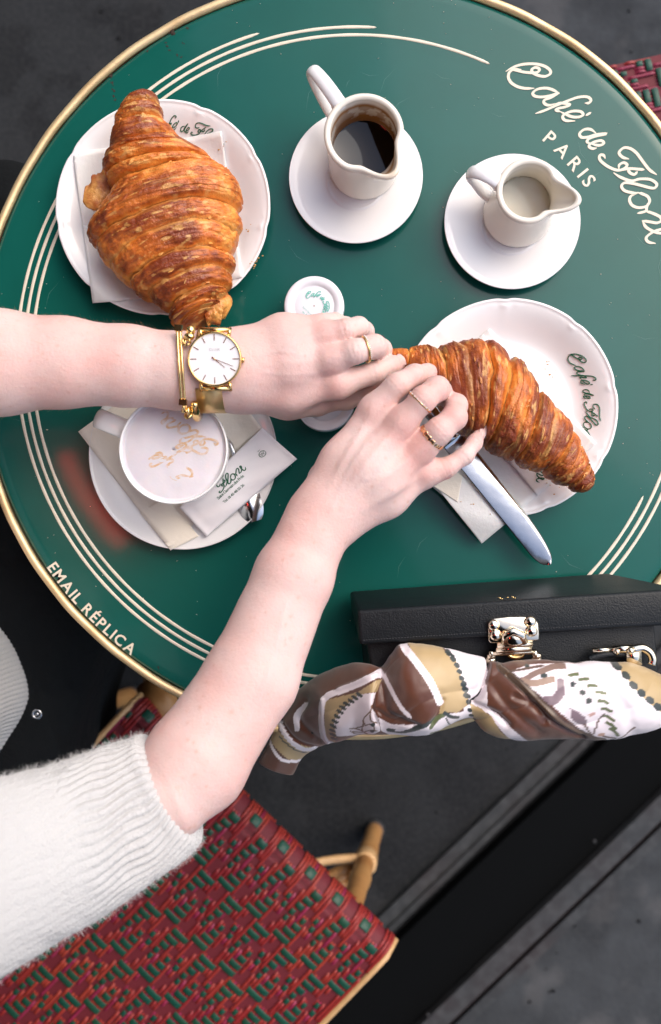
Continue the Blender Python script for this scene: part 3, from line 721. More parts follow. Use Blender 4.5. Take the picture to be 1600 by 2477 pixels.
# ------------------------------------------------------------------ paper
def sheet(mb, quad, zf, nu=26, nv=26, up=.0006, wob=.0006, thick=.0003, curl=None, seed=0):
    q = [np.array(k, float) for k in quad]; V = []
    for layer in (0, 1):
        for i in range(nu):
            for j in range(nv):
                u, v = i/(nu-1), j/(nv-1); p = (q[0]*(1-u)+q[1]*u)*(1-v)+(q[3]*(1-u)+q[2]*u)*v
                w = P(p[0], p[1], .008); z = zf(w)+up+wob*float(fbm(np.array([w[0]*40+seed, w[1]*40, 1.]), 3))
                if curl: z += curl(u, v)
                w = P(p[0], p[1], z-TZ); V.append((w[0], w[1], z-(thick if layer else 0)))
    f = grid_faces(nu, nv); n = nu*nv; F = f.tolist()+(f[:, ::-1]+n).tolist()
    e = [i*nv for i in range(nu)]+[(nu-1)*nv+j for j in range(1, nv)]+[i*nv+nv-1 for i in range(nu-2, -1, -1)]+[j for j in range(nv-2, 0, -1)]
    F += [(e[i], e[(i+1) % len(e)], e[(i+1) % len(e)]+n, e[i]+n) for i in range(len(e))]
    mb.add(V, F)
def zp(c, R, over=0.0):
    def f(w):
        d = np.hypot(w[0]-c[0], w[1]-c[1])/R
        return TZ+float(plate_z(min(d, .985)))+.0008-(over*max(0, d-.99))
    return f
nap = empty('paper_napkin', 'white folded paper napkin beneath the upper left croissant', 'napkin', (cA[0], cA[1], TZ+.006), 'paper napkins')
b = MB(); sheet(b, [(176, 366), (300, 352), (420, 700), (224, 733)], zp(cA, RA, .05), seed=1); b.build('fold', M['paper'], nap)
b = MB(); sheet(b, [(400, 342), (536, 316), (588, 669), (376, 722)], zp(cA, RA, .05), up=.0012, seed=2); b.build('fold', M['paper'], nap)
b = MB(); sheet(b, [(200, 545), (430, 520), (420, 716), (224, 733)], zp(cA, RA, .05), up=.0018, seed=3); b.build('fold', M['paper'], nap)
nap2 = empty('paper_napkin', 'white folded paper napkin beneath the croissant in the hands', 'napkin', (cB[0], cB[1], TZ+.006), 'paper napkins')
b = MB(); sheet(b, [(1185, 794), (1444, 1071), (1262, 1232), (1000, 950)], zp(cB, RB, .05), seed=4); b.build('fold', M['paper'], nap2)
b = MB(); sheet(b, [(1170, 808), (1411, 1100), (1300, 1200), (1050, 900)], zp(cB, RB, .05), up=.0014, seed=4.5); b.build('fold', M['paper'], nap2)
b = MB(); o0 = P(1292, 1120, .008); dr = np.array([.1, -1.]); dr /= np.linalg.norm(dr); un = np.array([-dr[1], dr[0]])
g0 = LOCAL['o'][0][:, 0].min(); kk = 0
for g in ('o', 'r', 'e3'):
    for st in LOCAL[g]:
        pts = []
        for a, u_ in st:
            xy = o0[:2]+dr*((a-g0)*.36)+un*(u_*.36+.004); pts.append([xy[0], xy[1], zp(cB, RB)(xy)+.0026])
        ribbon(pts, .0010, np.array([0, 0, 1.]), b); kk += 1
b.build('napkin_print', M['green_ink'], nap2)
nap3 = empty('paper_napkin', 'narrow folded napkin lying under the knife blade', 'napkin', (*P(1140, 1220)[:2], TZ+.01), 'paper napkins')
def zk(w):
    d = np.hypot(w[0]-cB[0], w[1]-cB[1])/RB
    return TZ+.0195-.012*sstep(1.0, 1.35, d)
b = MB(); sheet(b, [(1080, 1110), (1229, 1263), (1166, 1315), (1042, 1160)], zk, seed=5); b.build('fold', M['paper'], nap3)
b = MB(); sheet(b, [(1062, 1120), (1120, 1150), (1108, 1215), (1043, 1172)], zk, up=.0014, seed=6); b.build('fold', M['cream_paper'], nap3)
zsau = lambda w: TZ+float(zS(min(.97, np.hypot(w[0]-cS[0], w[1]-cS[1])/RS)))+.001
nap4 = empty('paper_napkin', 'cream square napkin between the cappuccino cup and its saucer', 'napkin', (cS[0], cS[1], TZ+.006), 'paper napkins')
b = MB(); sheet(b, [(189, 1044), (413, 1332), (640, 1070), (425, 872)], lambda w: max(zsau(w), TZ+.0075), seed=7); b.build('fold', M['cream_paper'], nap4)
b = MB(); sheet(b, [(340, 1000), (470, 1180), (634, 1036), (580, 965)], lambda w: max(zsau(w), TZ+.0085), up=.0012, seed=8, curl=lambda u, v: .002*math.sin(3*u)); b.build('fold', M['cream_paper'], nap4)
b = MB(); sheet(b, [(338, 1240), (413, 1331), (481, 1297), (400, 1200)], lambda w: max(zsau(w), TZ+.0085), up=.0006, seed=9); b.build('fold', M['cream_paper'], nap4)
# sugar sachet
pk = empty('sugar_sachet', 'white sugar sachet with green writing tucked under the cup rim', 'sachet', (*P(570, 1170, .015)[:2], TZ+.014))
hs = .0165
A_, B_, C_, D_ = [np.array(k, float) for k in ((634, 1035), (719, 1110), (499, 1298), (434, 1227))]
def pk_pt(u, v, dz=0.):     # u along (0 at B/A end), v across
    p = (A_*(1-v)+B_*v)*(1-u)+(D_*(1-v)+C_*v)*u; bul = .0042*(max(0, math.sin(math.pi*min(1, max(0, (u-.06)/.86))))**.5)*(max(0, math.sin(math.pi*v))**.6)
    z = hs+bul*.8+.0007*math.sin(14*u+5*v)*math.sin(9*v); w = P(p[0], p[1], z+dz); return w
b = MB(); nu, nv = 44, 24
V = [pk_pt(i/(nu-1), j/(nv-1)) for i in range(nu) for j in range(nv)]; V += [p*[1, 1, 0]+[0, 0, TZ+hs-.0015-.5*(p[2]-TZ-hs)] for p in V]
f = grid_faces(nu, nv); n = nu*nv; e = [i*nv for i in range(nu)]+[(nu-1)*nv+j for j in range(1, nv)]+[i*nv+nv-1 for i in range(nu-2, -1, -1)]+[j for j in range(nv-2, 0, -1)]
b.add(V, f.tolist()+(f[:, ::-1]+n).tolist()+[(e[i], e[(i+1) % len(e)], e[(i+1) % len(e)]+n, e[i]+n) for i in range(len(e))]); b.build('pouch', M['packet'], pk)
L_ = np.linalg.norm(P(*A_, hs)-P(*D_, hs)); Wd = np.linalg.norm(P(*A_, hs)-P(*B_, hs))
b = MB()
def pm(a, u): return pk_pt(.5-a/L_, .5-u/Wd, 0)+np.array([0, 0, .0004])
g0 = min(q[:, 0].min() for g in WORDS[2] for q in LOCAL[g])
script(b, lambda a, u: pk_pt(.66-(a-g0*.33)/L_, .33-u/Wd)+np.array([0, 0, .0004]), .33, .0009, words=(2,))
textline(b, 'Saint Germain des Prés', .0036, lambda a, u: pk_pt(.56-a/L_, .52-u/Wd)+np.array([0, 0, .0004]), .66, .008)
textline(b, 'Tel. 01 45 48 55 26', .0032, lambda a, u: pk_pt(.58-a/L_, .68-u/Wd)+np.array([0, 0, .0004]), .72, .004)
b.build('sachet_print', M['green_ink'], pk)
b = MB(); oc = lambda a, u: pk_pt(.165-a/L_, .42-u/Wd)+np.array([0, 0, .0005])
for r in (.0028,): ribbon([oc(r*math.cos(t), r*.8*math.sin(t)) for t in np.linspace(0, 6.2, 24)], .0005, np.array([0, 0, 1.]), b)
textline(b, 'W', .0035, lambda a, u: oc(a, u-.0013), 1, .0); textline(b, 'bio', .0016, lambda a, u: oc(a, u+.0034), 1, .0)
b.build('sachet_emblem', M['green_ink'], pk, False)

# spoon on the saucer
spn = empty('teaspoon', 'small steel teaspoon with only its bowl showing beside the sachet', 'spoon', (*P(606, 1230, .012)[:2], TZ+.012))
c0 = P(604, 1222, .015); c1 = P(460, 1080, .012); dv = (c0-c1)[:2]; dv /= np.linalg.norm(dv); sdv = np.array([-dv[1], dv[0]])
dv = np.array([.30, -.95]); dv /= np.linalg.norm(dv); sdv = np.array([-dv[1], dv[0]])
V = []; nu, nv = 22, 15
for i in range(nu):
    u = i/(nu-1); x = -.021+.034*u; w = .0102*math.sqrt(max(0, 1-((x+.002)/.0175)**2)) if x > -.0185 else .002
    w = max(w, .0022 if x < 0 else .0001)
    for j in range(nv):
        v = -1+2*j/(nv-1); d = (1-min(1, (x/.0165)**2))*(1-v*v)
        V.append((c0[0]+dv[0]*x+sdv[0]*w*v, c0[1]+dv[1]*x+sdv[1]*w*v, TZ+.0115+.0045*d))
mk('bowl', V, grid_faces(nu, nv), M['steel'], spn)
b = MB(); h0 = np.array([c0[0]-dv[0]*.019, c0[1]-dv[1]*.019, TZ+.0125]); b.tube([h0, h0+np.array([-dv[0]*.03, -dv[1]*.03, .001]), h0+np.array([-.028, .052, .0005])], [.002, .0018, .0024], 8, .5); b.build('handle', M['steel'], spn)

# knife
kn = empty('table_knife', 'steel table knife whose blade reaches from the plate over the table', 'knife', (*P(1230, 1240, .02)[:2], TZ+.02))
tip = P(1330, 1366, .016); bk = P(1096, 1064, .0245); d = (tip-bk)[:2]; Lk = np.linalg.norm(d); d /= Lk; s_ = np.array([-d[1], d[0]])   # s_ points to the upper right in the picture
V = []; n = 40; rows = []
for i in range(n):
    t = i/(n-1); x = Lk*t; z = bk[2]+(tip[2]-bk[2])*t
    wr = .0088*(1 if t < .58 else math.sqrt(max(0, 1-((t-.58)/.42)**2.6)))+.0002       # curved belly (upper right)
    wl = .0090*(1 if t < .86 else math.sqrt(max(0, 1-((t-.86)/.14)**2)))*(1-.25*t)+.0002
    wr += .0006*t
    for (s, h) in ((-wl, 0), (-wl, .0012+.0012*(.5-t)), (-wl*.9, .0013+.0011*(.5-t)), (0, .00125), (wr*.7, .0011-.0008*(.5-t)), (wr, .0008-.0010*(.5-t)), (wr, 0)):
        V.append((bk[0]+d[0]*x+s_[0]*s, bk[1]+d[1]*x+s_[1]*s, z+h+.0012*math.sin(2.2*t)))
mk('blade', V, grid_faces(n, 7).tolist()+[tuple(range(7)), tuple(range((n-1)*7, n*7))[::-1]], M['steel'], kn)
b = MB(); b.tube(spline([bk+np.array([0, 0, .001]), bk-np.array([d[0]*.02, d[1]*.02, -.001]), bk-np.array([d[0]*.05, d[1]*.05, -.001]), bk-np.array([d[0]*.095, d[1]*.095, .001])], 8), np.interp(np.linspace(0, 1, 25), [0, .1, .25, .7, 1], [.0052, .0042, .0052, .0072, .0080]), 14, .5); b.build('handle', M['steel'], kn)

# ------------------------------------------------------------------ croissants
def croissant(name_label, stations, tipscale, seed, bow=.0, resx=46, rest=None, stren=None):
    """stations: [(left px, right px, z of centre, vertical half thickness, is_ridge)] rows run across the roll"""
    st = stations; nst = len(st)
    L = np.array([s[0] for s in st], float); R = np.array([s[1] for s in st], float); zc = np.array([s[2] for s in st]); th = np.array([s[3] for s in st])
    Ls, Rs = spline(L, resx), spline(R, resx); Z = spline(np.c_[zc, th], resx); n = len(Ls)
    sv = np.linspace(0, nst-1, n); nv = 220; ang = np.linspace(0, 2*math.pi, nv, endpoint=False)
    _m = (Ls+Rs)/2; Ls = _m+(Ls-_m)*.965; Rs = _m+(Rs-_m)*.965
    # half width in metres
    W3 = np.array([P(a[0], a[1], z) for a, z in zip(Ls, Z[:, 0])]); E3 = np.array([P(a[0], a[1], z) for a, z in zip(Rs, Z[:, 0])])
    C = (W3+E3)/2; Hf = (E3-W3)/2; 
    S = np.repeat(sv[:, None], nv, 1); A = np.repeat(ang[None], n, 0)
    # surface coordinates for noise
    arc = np.concatenate([[0], np.cumsum(np.linalg.norm(np.diff(C, axis=0), axis=1))]); arcg = np.repeat(arc[:, None], nv, 1)
    hw = np.linalg.norm(Hf, axis=1)[:, None]
    nx = np.cos(A)*hw; nz = np.sin(A)*hw
    base = np.stack([arcg*60, nx*60, nz*60], -1)+seed*7.7
    warp = (fbm(np.stack([arcg*30, nx*30, nz*30], -1)+seed, 3)-.5)
    s2 = S+.95*warp+.14*(fbm(base*.9, 3)-.5)           # wavy band edges
    fr = s2-np.floor(s2); k = np.floor(s2).astype(int)
    # sawtooth: thick just after the boundary nearest the middle of the roll, thinner towards the tips
    mid = rest if rest is not None else (nst-1)/2
    q = np.where(s2 < mid, fr, 1-fr)                    # 1 = overlapping lip side
    q = np.where(k == int(mid), .5+.0*q, q)
    rng = np.random.default_rng(seed); bst = rng.choice([.15, .45, .8, 1.0, 1.1], nst+3); bst[:len(stren)] = stren if stren is not None else bst[:0]
    edge = np.minimum(fr, 1-fr); stg = bst[np.clip(np.round(s2).astype(int), 0, nst+2)]
    puff = 1-stg*np.exp(-(edge/.15)**2)
    dep = rng.uniform(.7, 1.25, nst+2)[np.clip(k, 0, nst)]
    disp = (.0036*puff*dep-.0016*q*stg)*np.clip(hw/.02, .35, 1.1)
    groove = stg*np.exp(-(edge/.055)**2); disp -= .0014*groove
    # lamination lines inside each band
    lam = fr*rng.integers(3, 6, nst+2)[np.clip(k, 0, nst)]+1.3*warp+.5*(fbm(base*.5+5, 2)-.5)
    le = np.abs(lam-np.round(lam)); lam_m = sstep(.48, .62, fbm(np.stack([arcg*35, nx*22, nz*22], -1)+seed*3, 3))
    lg = np.exp(-(le/.07)**2)*lam_m; disp -= .0006*lg
    blis = fbm(base*2.6, 4); disp += .0026*(blis-.5)
    cr_ = np.abs(fbm(np.stack([arcg*200, nx*90, nz*90], -1)+seed, 3)-.5); disp += .0016*(cr_-.08)
    fine = fbm(np.stack([arcg*700, nx*170, nz*170], -1)+seed, 3); disp += .0007*(fine-.5)
    disp *= np.clip(hw/.008, .1, 1)
    # shape
    up = np.sin(A); zr = Z[:, 1][:, None]
    cosA = np.cos(A); sg = np.where(up > 0, np.abs(up)**.86, -np.abs(up)**.7*.72)
    px_ = C[:, None, :]+Hf[:, None, :]*np.sign(cosA)[..., None]*(np.abs(cosA)**.9)[..., None]
    T = np.gradient(C, axis=0); T /= np.linalg.norm(T, axis=1)[:, None]+1e-9
    bw = (bow*np.clip(up, 0, 1)**1.0)[..., None]*T[:, None, :]*hw[..., None]
    px_ = px_+bw
    px_[..., 2] = C[:, None, 2]+sg*zr
    hd = Hf/(np.linalg.norm(Hf, axis=1)[:, None]+1e-9)
    nrm = cosA[..., None]*hd[:, None, :]*(zr/hw)[..., None]+up[..., None]*np.array([0, 0, 1.]); nrm /= np.linalg.norm(nrm, axis=-1)[..., None]
    V = px_+nrm*disp[..., None]
    # colour: glaze on the puffed tops, pale laminations in the grooves
    dark = np.array([.21, .036, .008]); mid_ = np.array([.62, .155, .020]); light = np.array([.86, .36, .07]); pale = np.array([.88, .52, .17])
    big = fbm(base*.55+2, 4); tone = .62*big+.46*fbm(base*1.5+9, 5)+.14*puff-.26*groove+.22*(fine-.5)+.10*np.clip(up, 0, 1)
    tone = tone-.18*lg
    t = (tone-.455)/.37
    t = np.clip(t, 0, 1)[..., None]
    c = np.where(t < .5, light*(1-t*2)+mid_*t*2, mid_*(2-t*2)+dark*(t*2-1))
    lipm = (sstep(.70, .98, q)*(1-groove)*sstep(.46, .66, big+.15*(1-puff)))[..., None]*.5
    c = c*(1-lipm)+pale*.9*lipm
    gd = (stg*np.exp(-(edge/.03)**2)*.65)[..., None]; c = c*(1-gd)+np.array([.14, .035, .01])*gd
    ld = (lg*.35)[..., None]; c = c*(1-ld)+np.array([.16, .04, .01])*ld
    fk = sstep(.66, .72, fbm(np.stack([arcg*420, nx*150, nz*150], -1)+seed*2, 2))[..., None]*.5; c = c*(1-fk)+pale*fk
    stre = (sstep(.5, .75, fbm(np.stack([arcg*900, nx*60, nz*60], -1)+seed, 2))*.16)[..., None]; c = c*(1-stre)+light*stre
    if tipscale is not None:
        for s0, wdt, am in tipscale:
            tm = (np.exp(-((S-s0)/wdt)**2)*am)[..., None]; c = c*(1-tm)+dark*1.0*tm
    F = grid_faces(n, nv, True).tolist()+[tuple(range(nv))[::-1], tuple((n-1)*nv+j for j in range(nv))]
    cm = V.reshape(-1, 3).mean(0)
    c = np.clip(c, 0, 1)
    cro = empty('croissant', name_label, 'croissant', (cm[0], cm[1], V[..., 2].min()), 'butter croissants')
    mk('crust', V.reshape(-1, 3), F, M['cro'], cro, col=c.reshape(-1, 3))
    fV = []; fF = []; fC = []; m0 = 0; r_ = np.random.default_rng(seed+50)
    for k_ in range(300):          # thin lifting flakes of pastry
        i_ = int(r_.integers(n//12, n-n//12)); j_ = int(r_.integers(0, nv)); a_ = ang[j_]
        if math.sin(a_) < .05: continue
        if edge[i_, j_] > .2 and r_.random() < .6: continue
        p = V[i_, j_]; nn = nrm[i_, j_]; d1 = np.cross(nn, T[i_]); d1 /= np.linalg.norm(d1)+1e-9; d2 = np.cross(nn, d1); th_ = r_.normal(0, .35); u1 = d1*math.cos(th_)+d2*math.sin(th_); u2 = np.cross(nn, u1)
        L_, W_ = r_.uniform(.0008, .0028), r_.uniform(.0003, .0009); lift = r_.uniform(.0002, .0011); m_ = 6
        for q_ in range(m_):
            s_ = q_/(m_-1)*2-1; w_ = W_*math.sqrt(max(.05, 1-s_*s_))*r_.uniform(.6, 1.3)
            for e_, h_ in ((-1, .0000), (1, lift)): fV.append(p+u1*L_*s_+u2*e_*w_+nn*(h_-.0002*s_*s_+.00015)); fC.append(c[i_, j_]*r_.uniform(.9, 1.3)*.6+(light if k_ % 4 else pale)*.4)
        fF += [(m0+2*q_, m0+2*q_+1, m0+2*q_+3, m0+2*q_+2) for q_ in range(m_-1)]; m0 += 2*m_
    fo_ = mk('pastry_flakes', fV, fF, M['cro'], cro, col=np.clip(np.array(fC), 0, 1)); fo_['kind'] = 'stuff'
    return cro, cm
def cpx(x, y): return (120+x*.3766, 220+y*.3766)
stA = [(cpx(575,20),cpx(590,10),.045,.002),(cpx(505,70),cpx(665,25),.046,.010),(cpx(462,150),cpx(705,105),.045,.014),(cpx(430,255),cpx(728,200),.043,.017),
 (cpx(412,420),cpx(850,335),.040,.022),(cpx(388,480),cpx(960,400),.040,.026),(cpx(395,590),cpx(1085,490),.040,.029),(cpx(420,690),cpx(1150,545),.040,.031),
 (cpx(285,900),cpx(1215,650),.041,.034),(cpx(300,1010),cpx(1222,770),.041,.034),(cpx(395,1140),cpx(1222,900),.040,.033),(cpx(520,1260),cpx(1180,1040),.039,.030),
 (cpx(650,1340),cpx(1160,1150),.038,.027),(cpx(770,1420),cpx(1150,1270),.036,.024),(cpx(800,1480),cpx(1100,1360),.034,.020),(cpx(850,1530),cpx(1090,1400),.032,.016),(cpx(930,1560),cpx(1060,1450),.030,.004)]
croA, cmA = croissant('large golden croissant lying on the upper left plate', stA, [(0, 1.6, .35), (8.3, .5, .15)], 3, bow=-.16, rest=8.2, stren=[.3,.2,.5,1.0,.9,.5,.9,1.15,.15,1.0,.5,1.0,.6,1.0,.5,.9,.3])
# folded end nub and torn flap of that croissant
def nub(parent, pts, rad, seed, flat=.8):
    p = spline([P(x, y, h) for x, y, h in pts], 10); r = np.interp(np.linspace(0, 1, len(p)), np.linspace(0, 1, len(rad)), rad); nv = 90
    V, F = tube_mesh(p, r, nv, flat); V = V.reshape(-1, nv, 3); cen = V.mean(1, keepdims=True)
    q = V*160+seed; d = fbm(q, 4)-.5; d2 = fbm(V*[700, 260, 400]+seed, 3)-.5
    V = cen+(V-cen)*(1+.48*d+.18*d2)[..., None]
    t = np.clip((fbm(V*110+seed*3, 4)-.30)/.3+.5*d2, 0, 1)[..., None]
    c = np.array([.74, .36, .09])*(1-t)+np.array([.42, .10, .015])*t
    mk('flake', V.reshape(-1, 3), F, M['cro'], parent, col=c.reshape(-1, 3))
nub(croA, [(*cpx(985, 1420), .034), (*cpx(1050, 1400), .033), (*cpx(1110, 1400), .031), (*cpx(1150, 1420), .030)], [.011, .013, .0125, .006], 4)
nub(croA, [(*cpx(430, 640), .030), (*cpx(340, 658), .034), (*cpx(275, 668), .036), (*cpx(222, 660), .037)], [.019, .016, .013, .006], 9, .35)
def kpx(x, y): return (920+x*.3636, 780+y*.3636)
stB = [(kpx(30,250),kpx(30,225),.048,.003),(kpx(60,300),kpx(55,190),.048,.010),(kpx(190,340),kpx(190,175),.049,.014),(kpx(330,470),kpx(300,165),.050,.019),
 (kpx(450,640),kpx(390,182),.050,.025),(kpx(560,740),kpx(530,155),.050,.030),(kpx(650,800),kpx(690,115),.049,.033),(kpx(700,830),kpx(850,215),.047,.031),
 (kpx(830,880),kpx(965,330),.045,.029),(kpx(900,915),kpx(1040,450),.043,.027),(kpx(1000,955),kpx(1130,560),.041,.025),(kpx(1080,985),kpx(1270,720),.040,.021),
 (kpx(1150,1050),kpx(1330,840),.040,.018),(kpx(1250,1095),kpx(1385,950),.040,.014),(kpx(1330,1128),kpx(1420,1050),.040,.010),(kpx(1372,1125),kpx(1405,1100),.040,.003)]
croB, cmB = croissant('golden croissant with a dark pointed tip being pulled apart by the hands', stB, [(14.5, 1.9, .55), (5, .6, .15)], 8, bow=.12, rest=6.4, stren=[.2,.2,.8,.2,.6,.2,1.15,1.1,.3,.9,.2,.8,.3,.9,.2,.2])
# crumbs on the plates
for pc_, pl, cc, spots in (('crumbs', 'x', cA, [(618, 640, 12), (586, 560, 6), (245, 500, 14), (540, 345, 3)]), ('crumbs', 'y', cB, [(1200, 1200, 14), (1330, 900, 8), (1130, 1190, 10), (1340, 1170, 8)])):
    b = MB()
    for x, y, n in spots:
        for k in range(n):
            p = P(x+RNG.normal(0, 14), y+RNG.normal(0, 14), .012); r = RNG.uniform(.0003, .0009)
            z = zplate(p, cA if pl == 'x' else cB, RA if pl == 'x' else RB)
            b.ball((p[0], p[1], z+.003), r, 3, (1.3, .8, .6))
    o = b.build('crumbs', mat('crumb_'+pl, (.55, .30, .10), .8)); tag(o, 'pastry crumbs scattered on the upper left plate' if pl == 'x' else 'pastry crumbs scattered around the knife plate', None, kind='stuff')
# ------------------------------------------------------------------ the seated person: signed-distance modelling
def surface_nets(f, lo, vox, F0):
    """F0: scalar grid (inside < 0) -> vertices, quads"""
    s = F0 < 0; nx, ny, nz = F0.shape
    idx = -np.ones((nx-1, ny-1, nz-1), int); acc = np.zeros((nx-1, ny-1, nz-1, 3), np.float32); cnt = np.zeros((nx-1, ny-1, nz-1), np.float32)
    def edge(ax, o1, o2):
        sl = [slice(o1_, (-1 if o1_ == 0 else None)) for o1_ in (0, 0, 0)]
        a = [slice(0, nx-1), slice(0, ny-1), slice(0, nz-1)]; b = list(a)
        oth = [k for k in range(3) if k != ax]; off = {ax: 0, oth[0]: o1, oth[1]: o2}
        N = (nx, ny, nz)
        A = tuple(slice(off[k], N[k]-1+off[k]) for k in range(3)); off2 = dict(off); off2[ax] = 1
        B = tuple(slice(off2[k], N[k]-1+off2[k]) for k in range(3))
        fa, fb = F0[A], F0[B]; c = (fa < 0) != (fb < 0); t = np.where(c, fa/(fa-fb+1e-20), 0)
        for k in range(3): acc[..., k] += np.where(c, (t if k == ax else off[k]), 0)
        cnt[...] += c
    for ax in range(3):
        for o1 in (0, 1):
            for o2 in (0, 1): edge(ax, o1, o2)
    m = cnt > 0; idx[m] = np.arange(m.sum()); ijk = np.argwhere(m)
    V = lo+(ijk+acc[m]/cnt[m][:, None])*vox
    Q = []
    for ax in range(3):
        o = [k for k in range(3) if k != ax]; N = [nx, ny, nz]
        sa = [slice(1, N[k]-1) for k in range(3)]; sa[ax] = slice(0, N[ax]-1); sb = list(sa); sb[ax] = slice(1, N[ax])
        a, b = s[tuple(sa)], s[tuple(sb)]; c = np.argwhere(a != b); 
        if not len(c): continue
        fl = a[tuple(c.T)]; base = c+np.array([0 if k == ax else 1 for k in range(3)])
        def g(d1, d2):
            q = base.copy(); q[:, o[0]] -= d1; q[:, o[1]] -= d2; return idx[tuple(q.T)]
        quad = np.stack([g(1, 1), g(0, 1), g(0, 0), g(1, 0)], 1)
        if ax == 1: quad = quad[:, ::-1]
        quad[~fl] = quad[~fl][:, ::-1]; Q.append(quad)
    return V, np.concatenate(Q)
def smin(a, b, k):
    h = np.clip(.5+.5*(b-a)/k, 0, 1); return b+(a-b)*h-k*h*(1-h)
def cone(p, a, b, ra, rb, flat=1.0):
    a = np.array(a, float); b = np.array(b, float); s = np.array([1, 1, 1/flat]); q = (p-a)*s; ba = (b-a)*s
    h = np.clip((q@ba)/(ba@ba+1e-12), 0, 1); d = np.sqrt(((q-h[..., None]*ba)**2).sum(-1)); r = ra+(rb-ra)*h
    return (d-r)*(flat if flat < 1 else 1)
def chain(p, pts, k, flat=1.0):
    """pts: world points with radius"""
    f = None
    for (a, ra), (b, rb) in zip(pts[:-1], pts[1:]):
        d = cone(p, a, b, ra, rb, flat); f = d if f is None else smin(f, d, k)
    return f
def pp(l): return [(P(x, y, h), PX(r, h)) for x, y, h, r in l]
def solve(fun, lo, hi, vox):
    lo = np.array(lo, float); n = np.ceil((np.array(hi)-lo)/vox).astype(int)+1
    bs = 8; cs = [np.arange(0, n[k], bs) for k in range(3)]
    gc_ = np.stack(np.meshgrid(*[lo[k]+(cs[k]+bs/2)*vox for k in range(3)], indexing='ij'), -1); fc_ = fun(gc_)
    out = np.repeat(np.repeat(np.repeat(fc_, bs, 0), bs, 1), bs, 2)[:n[0], :n[1], :n[2]].astype(np.float32)
    act = np.argwhere(np.abs(fc_) < bs*vox*1.25); o_ = np.arange(bs)
    for s_i in range(0, len(act), 1500):
        A_ = act[s_i:s_i+1500]*bs
        ii = A_[:, 0, None, None, None]+o_[None, :, None, None]; jj = A_[:, 1, None, None, None]+o_[None, None, :, None]; kk = A_[:, 2, None, None, None]+o_[None, None, None, :]
        ii, jj, kk = np.broadcast_arrays(ii, jj, kk); p_ = np.stack([lo[0]+ii*vox, lo[1]+jj*vox, lo[2]+kk*vox], -1); v_ = fun(p_)
        m_ = (ii < n[0]) & (jj < n[1]) & (kk < n[2]); out[ii[m_], jj[m_], kk[m_]] = v_[m_]
    return surface_nets(None, lo, vox, out)
def bbox(lists, pad):
    P_ = np.array([a for l in lists for a, r in l]); R = max(r for l in lists for a, r in l)
    return P_.min(0)-R-pad, P_.max(0)+R+pad

# left arm (upper in the picture) wearing the watch
LA = pp([(-110, 868, .092, 140), (0, 877, .087, 127), (156, 877, .084, 108), (312, 885, .081, 96), (431, 897, .079, 91), (520, 896, .078, 95), (590, 893, .078, 98)])
LM = [pp([(580, 935, .077, 60), (700, 945, .075, 48), (818, 930, .077, 33)]), pp([(590, 905, .080, 72), (700, 885, .083, 55), (802, 870, .085, 35)]),
      pp([(590, 880, .079, 72), (700, 845, .082, 55), (792, 816, .082, 33)]), pp([(585, 862, .076, 64), (690, 820, .076, 56), (778, 793, .075, 30)]),
      pp([(600, 930, .070, 66), (700, 958, .063, 50), (770, 965, .058, 34)])]
LF = [pp([(816, 929, .078, 33), (905, 902, .074, 26), (948, 884, .065, 22), (966, 876, .058, 18)]),
      pp([(802, 869, .087, 33), (858, 850, .091, 29.5), (906, 838, .083, 28), (922, 845, .062, 25), (928, 856, .048, 21)]),
      pp([(792, 815, .083, 31), (835, 799, .086, 26), (868, 791, .078, 24), (882, 800, .058, 22), (890, 820, .048, 19)]),
      pp([(778, 792, .074, 28), (812, 781, .070, 23), (838, 788, .056, 20), (850, 806, .045, 17)])]
LT = pp([(700, 962, .060, 42), (765, 977, .052, 26), (840, 966, .047, 22), (890, 945, .046, 19), (925, 905, .046, 16)])
# right arm and hand
RA_ = pp([(330, 1960, .142, 50), (405, 1925, .135, 104), (470, 1848, .125, 126), (608, 1640, .112, 112), (712, 1392, .100, 94), (753, 1302, .095, 80), (783, 1252, .092, 77)])
RM = [pp([(763, 1240, .090, 66), (832, 1117, .089, 51), (905, 992, .090, 34)]), pp([(790, 1240, .094, 64), (885, 1125, .096, 50), (972, 1022, .096, 34)]),
      pp([(815, 1250, .092, 60), (925, 1160, .094, 46), (1020, 1083, .092, 33)]), pp([(832, 1262, .086, 52), (937, 1202, .084, 44), (1034, 1143, .082, 31)])]
RF = [pp([(905, 992, .091, 34), (960, 932, .096, 28), (1003, 907, .089, 25), (1034, 901, .076, 20), (1047, 898, .068, 15)]),
      pp([(972, 1022, .097, 34), (1023, 967, .102, 30.5), (1058, 940, .095, 29), (1068, 948, .076, 25), (1062, 962, .062, 20)]),
      pp([(1020, 1083, .093, 33), (1062, 1043, .099, 32), (1100, 1010, .095, 29), (1104, 980, .083, 26), (1085, 962, .070, 22), (1072, 955, .062, 18)]),
      pp([(1034, 1143, .083, 31), (1080, 1132, .083, 23), (1125, 1102, .081, 20.5), (1148, 1072, .075, 18), (1162, 1046, .069, 13.5)])]
RT = pp([(790, 1160, .078, 46), (870, 1060, .064, 30), (940, 975, .053, 24), (985, 935, .048, 18)])
KN = [(P(*k[:3]), k[3]) for k in [(818, 930, .10, .011), (803, 868, .11, .011), (793, 814, .105, .010), (905, 840, .10, .009), (905, 992, .115, .010), (972, 1020, .12, .012), (1022, 1080, .115, .012), (1038, 1140, .10, .013), (1095, 1015, .12, .010), (1060, 940, .12, .009), (1085, 1130, .10, .010), (1003, 907, .11, .008), (965, 874, .075, .007), (1162, 1046, .08, .007), (1045, 898, .08, .006), (930, 1060, .12, .016)]]
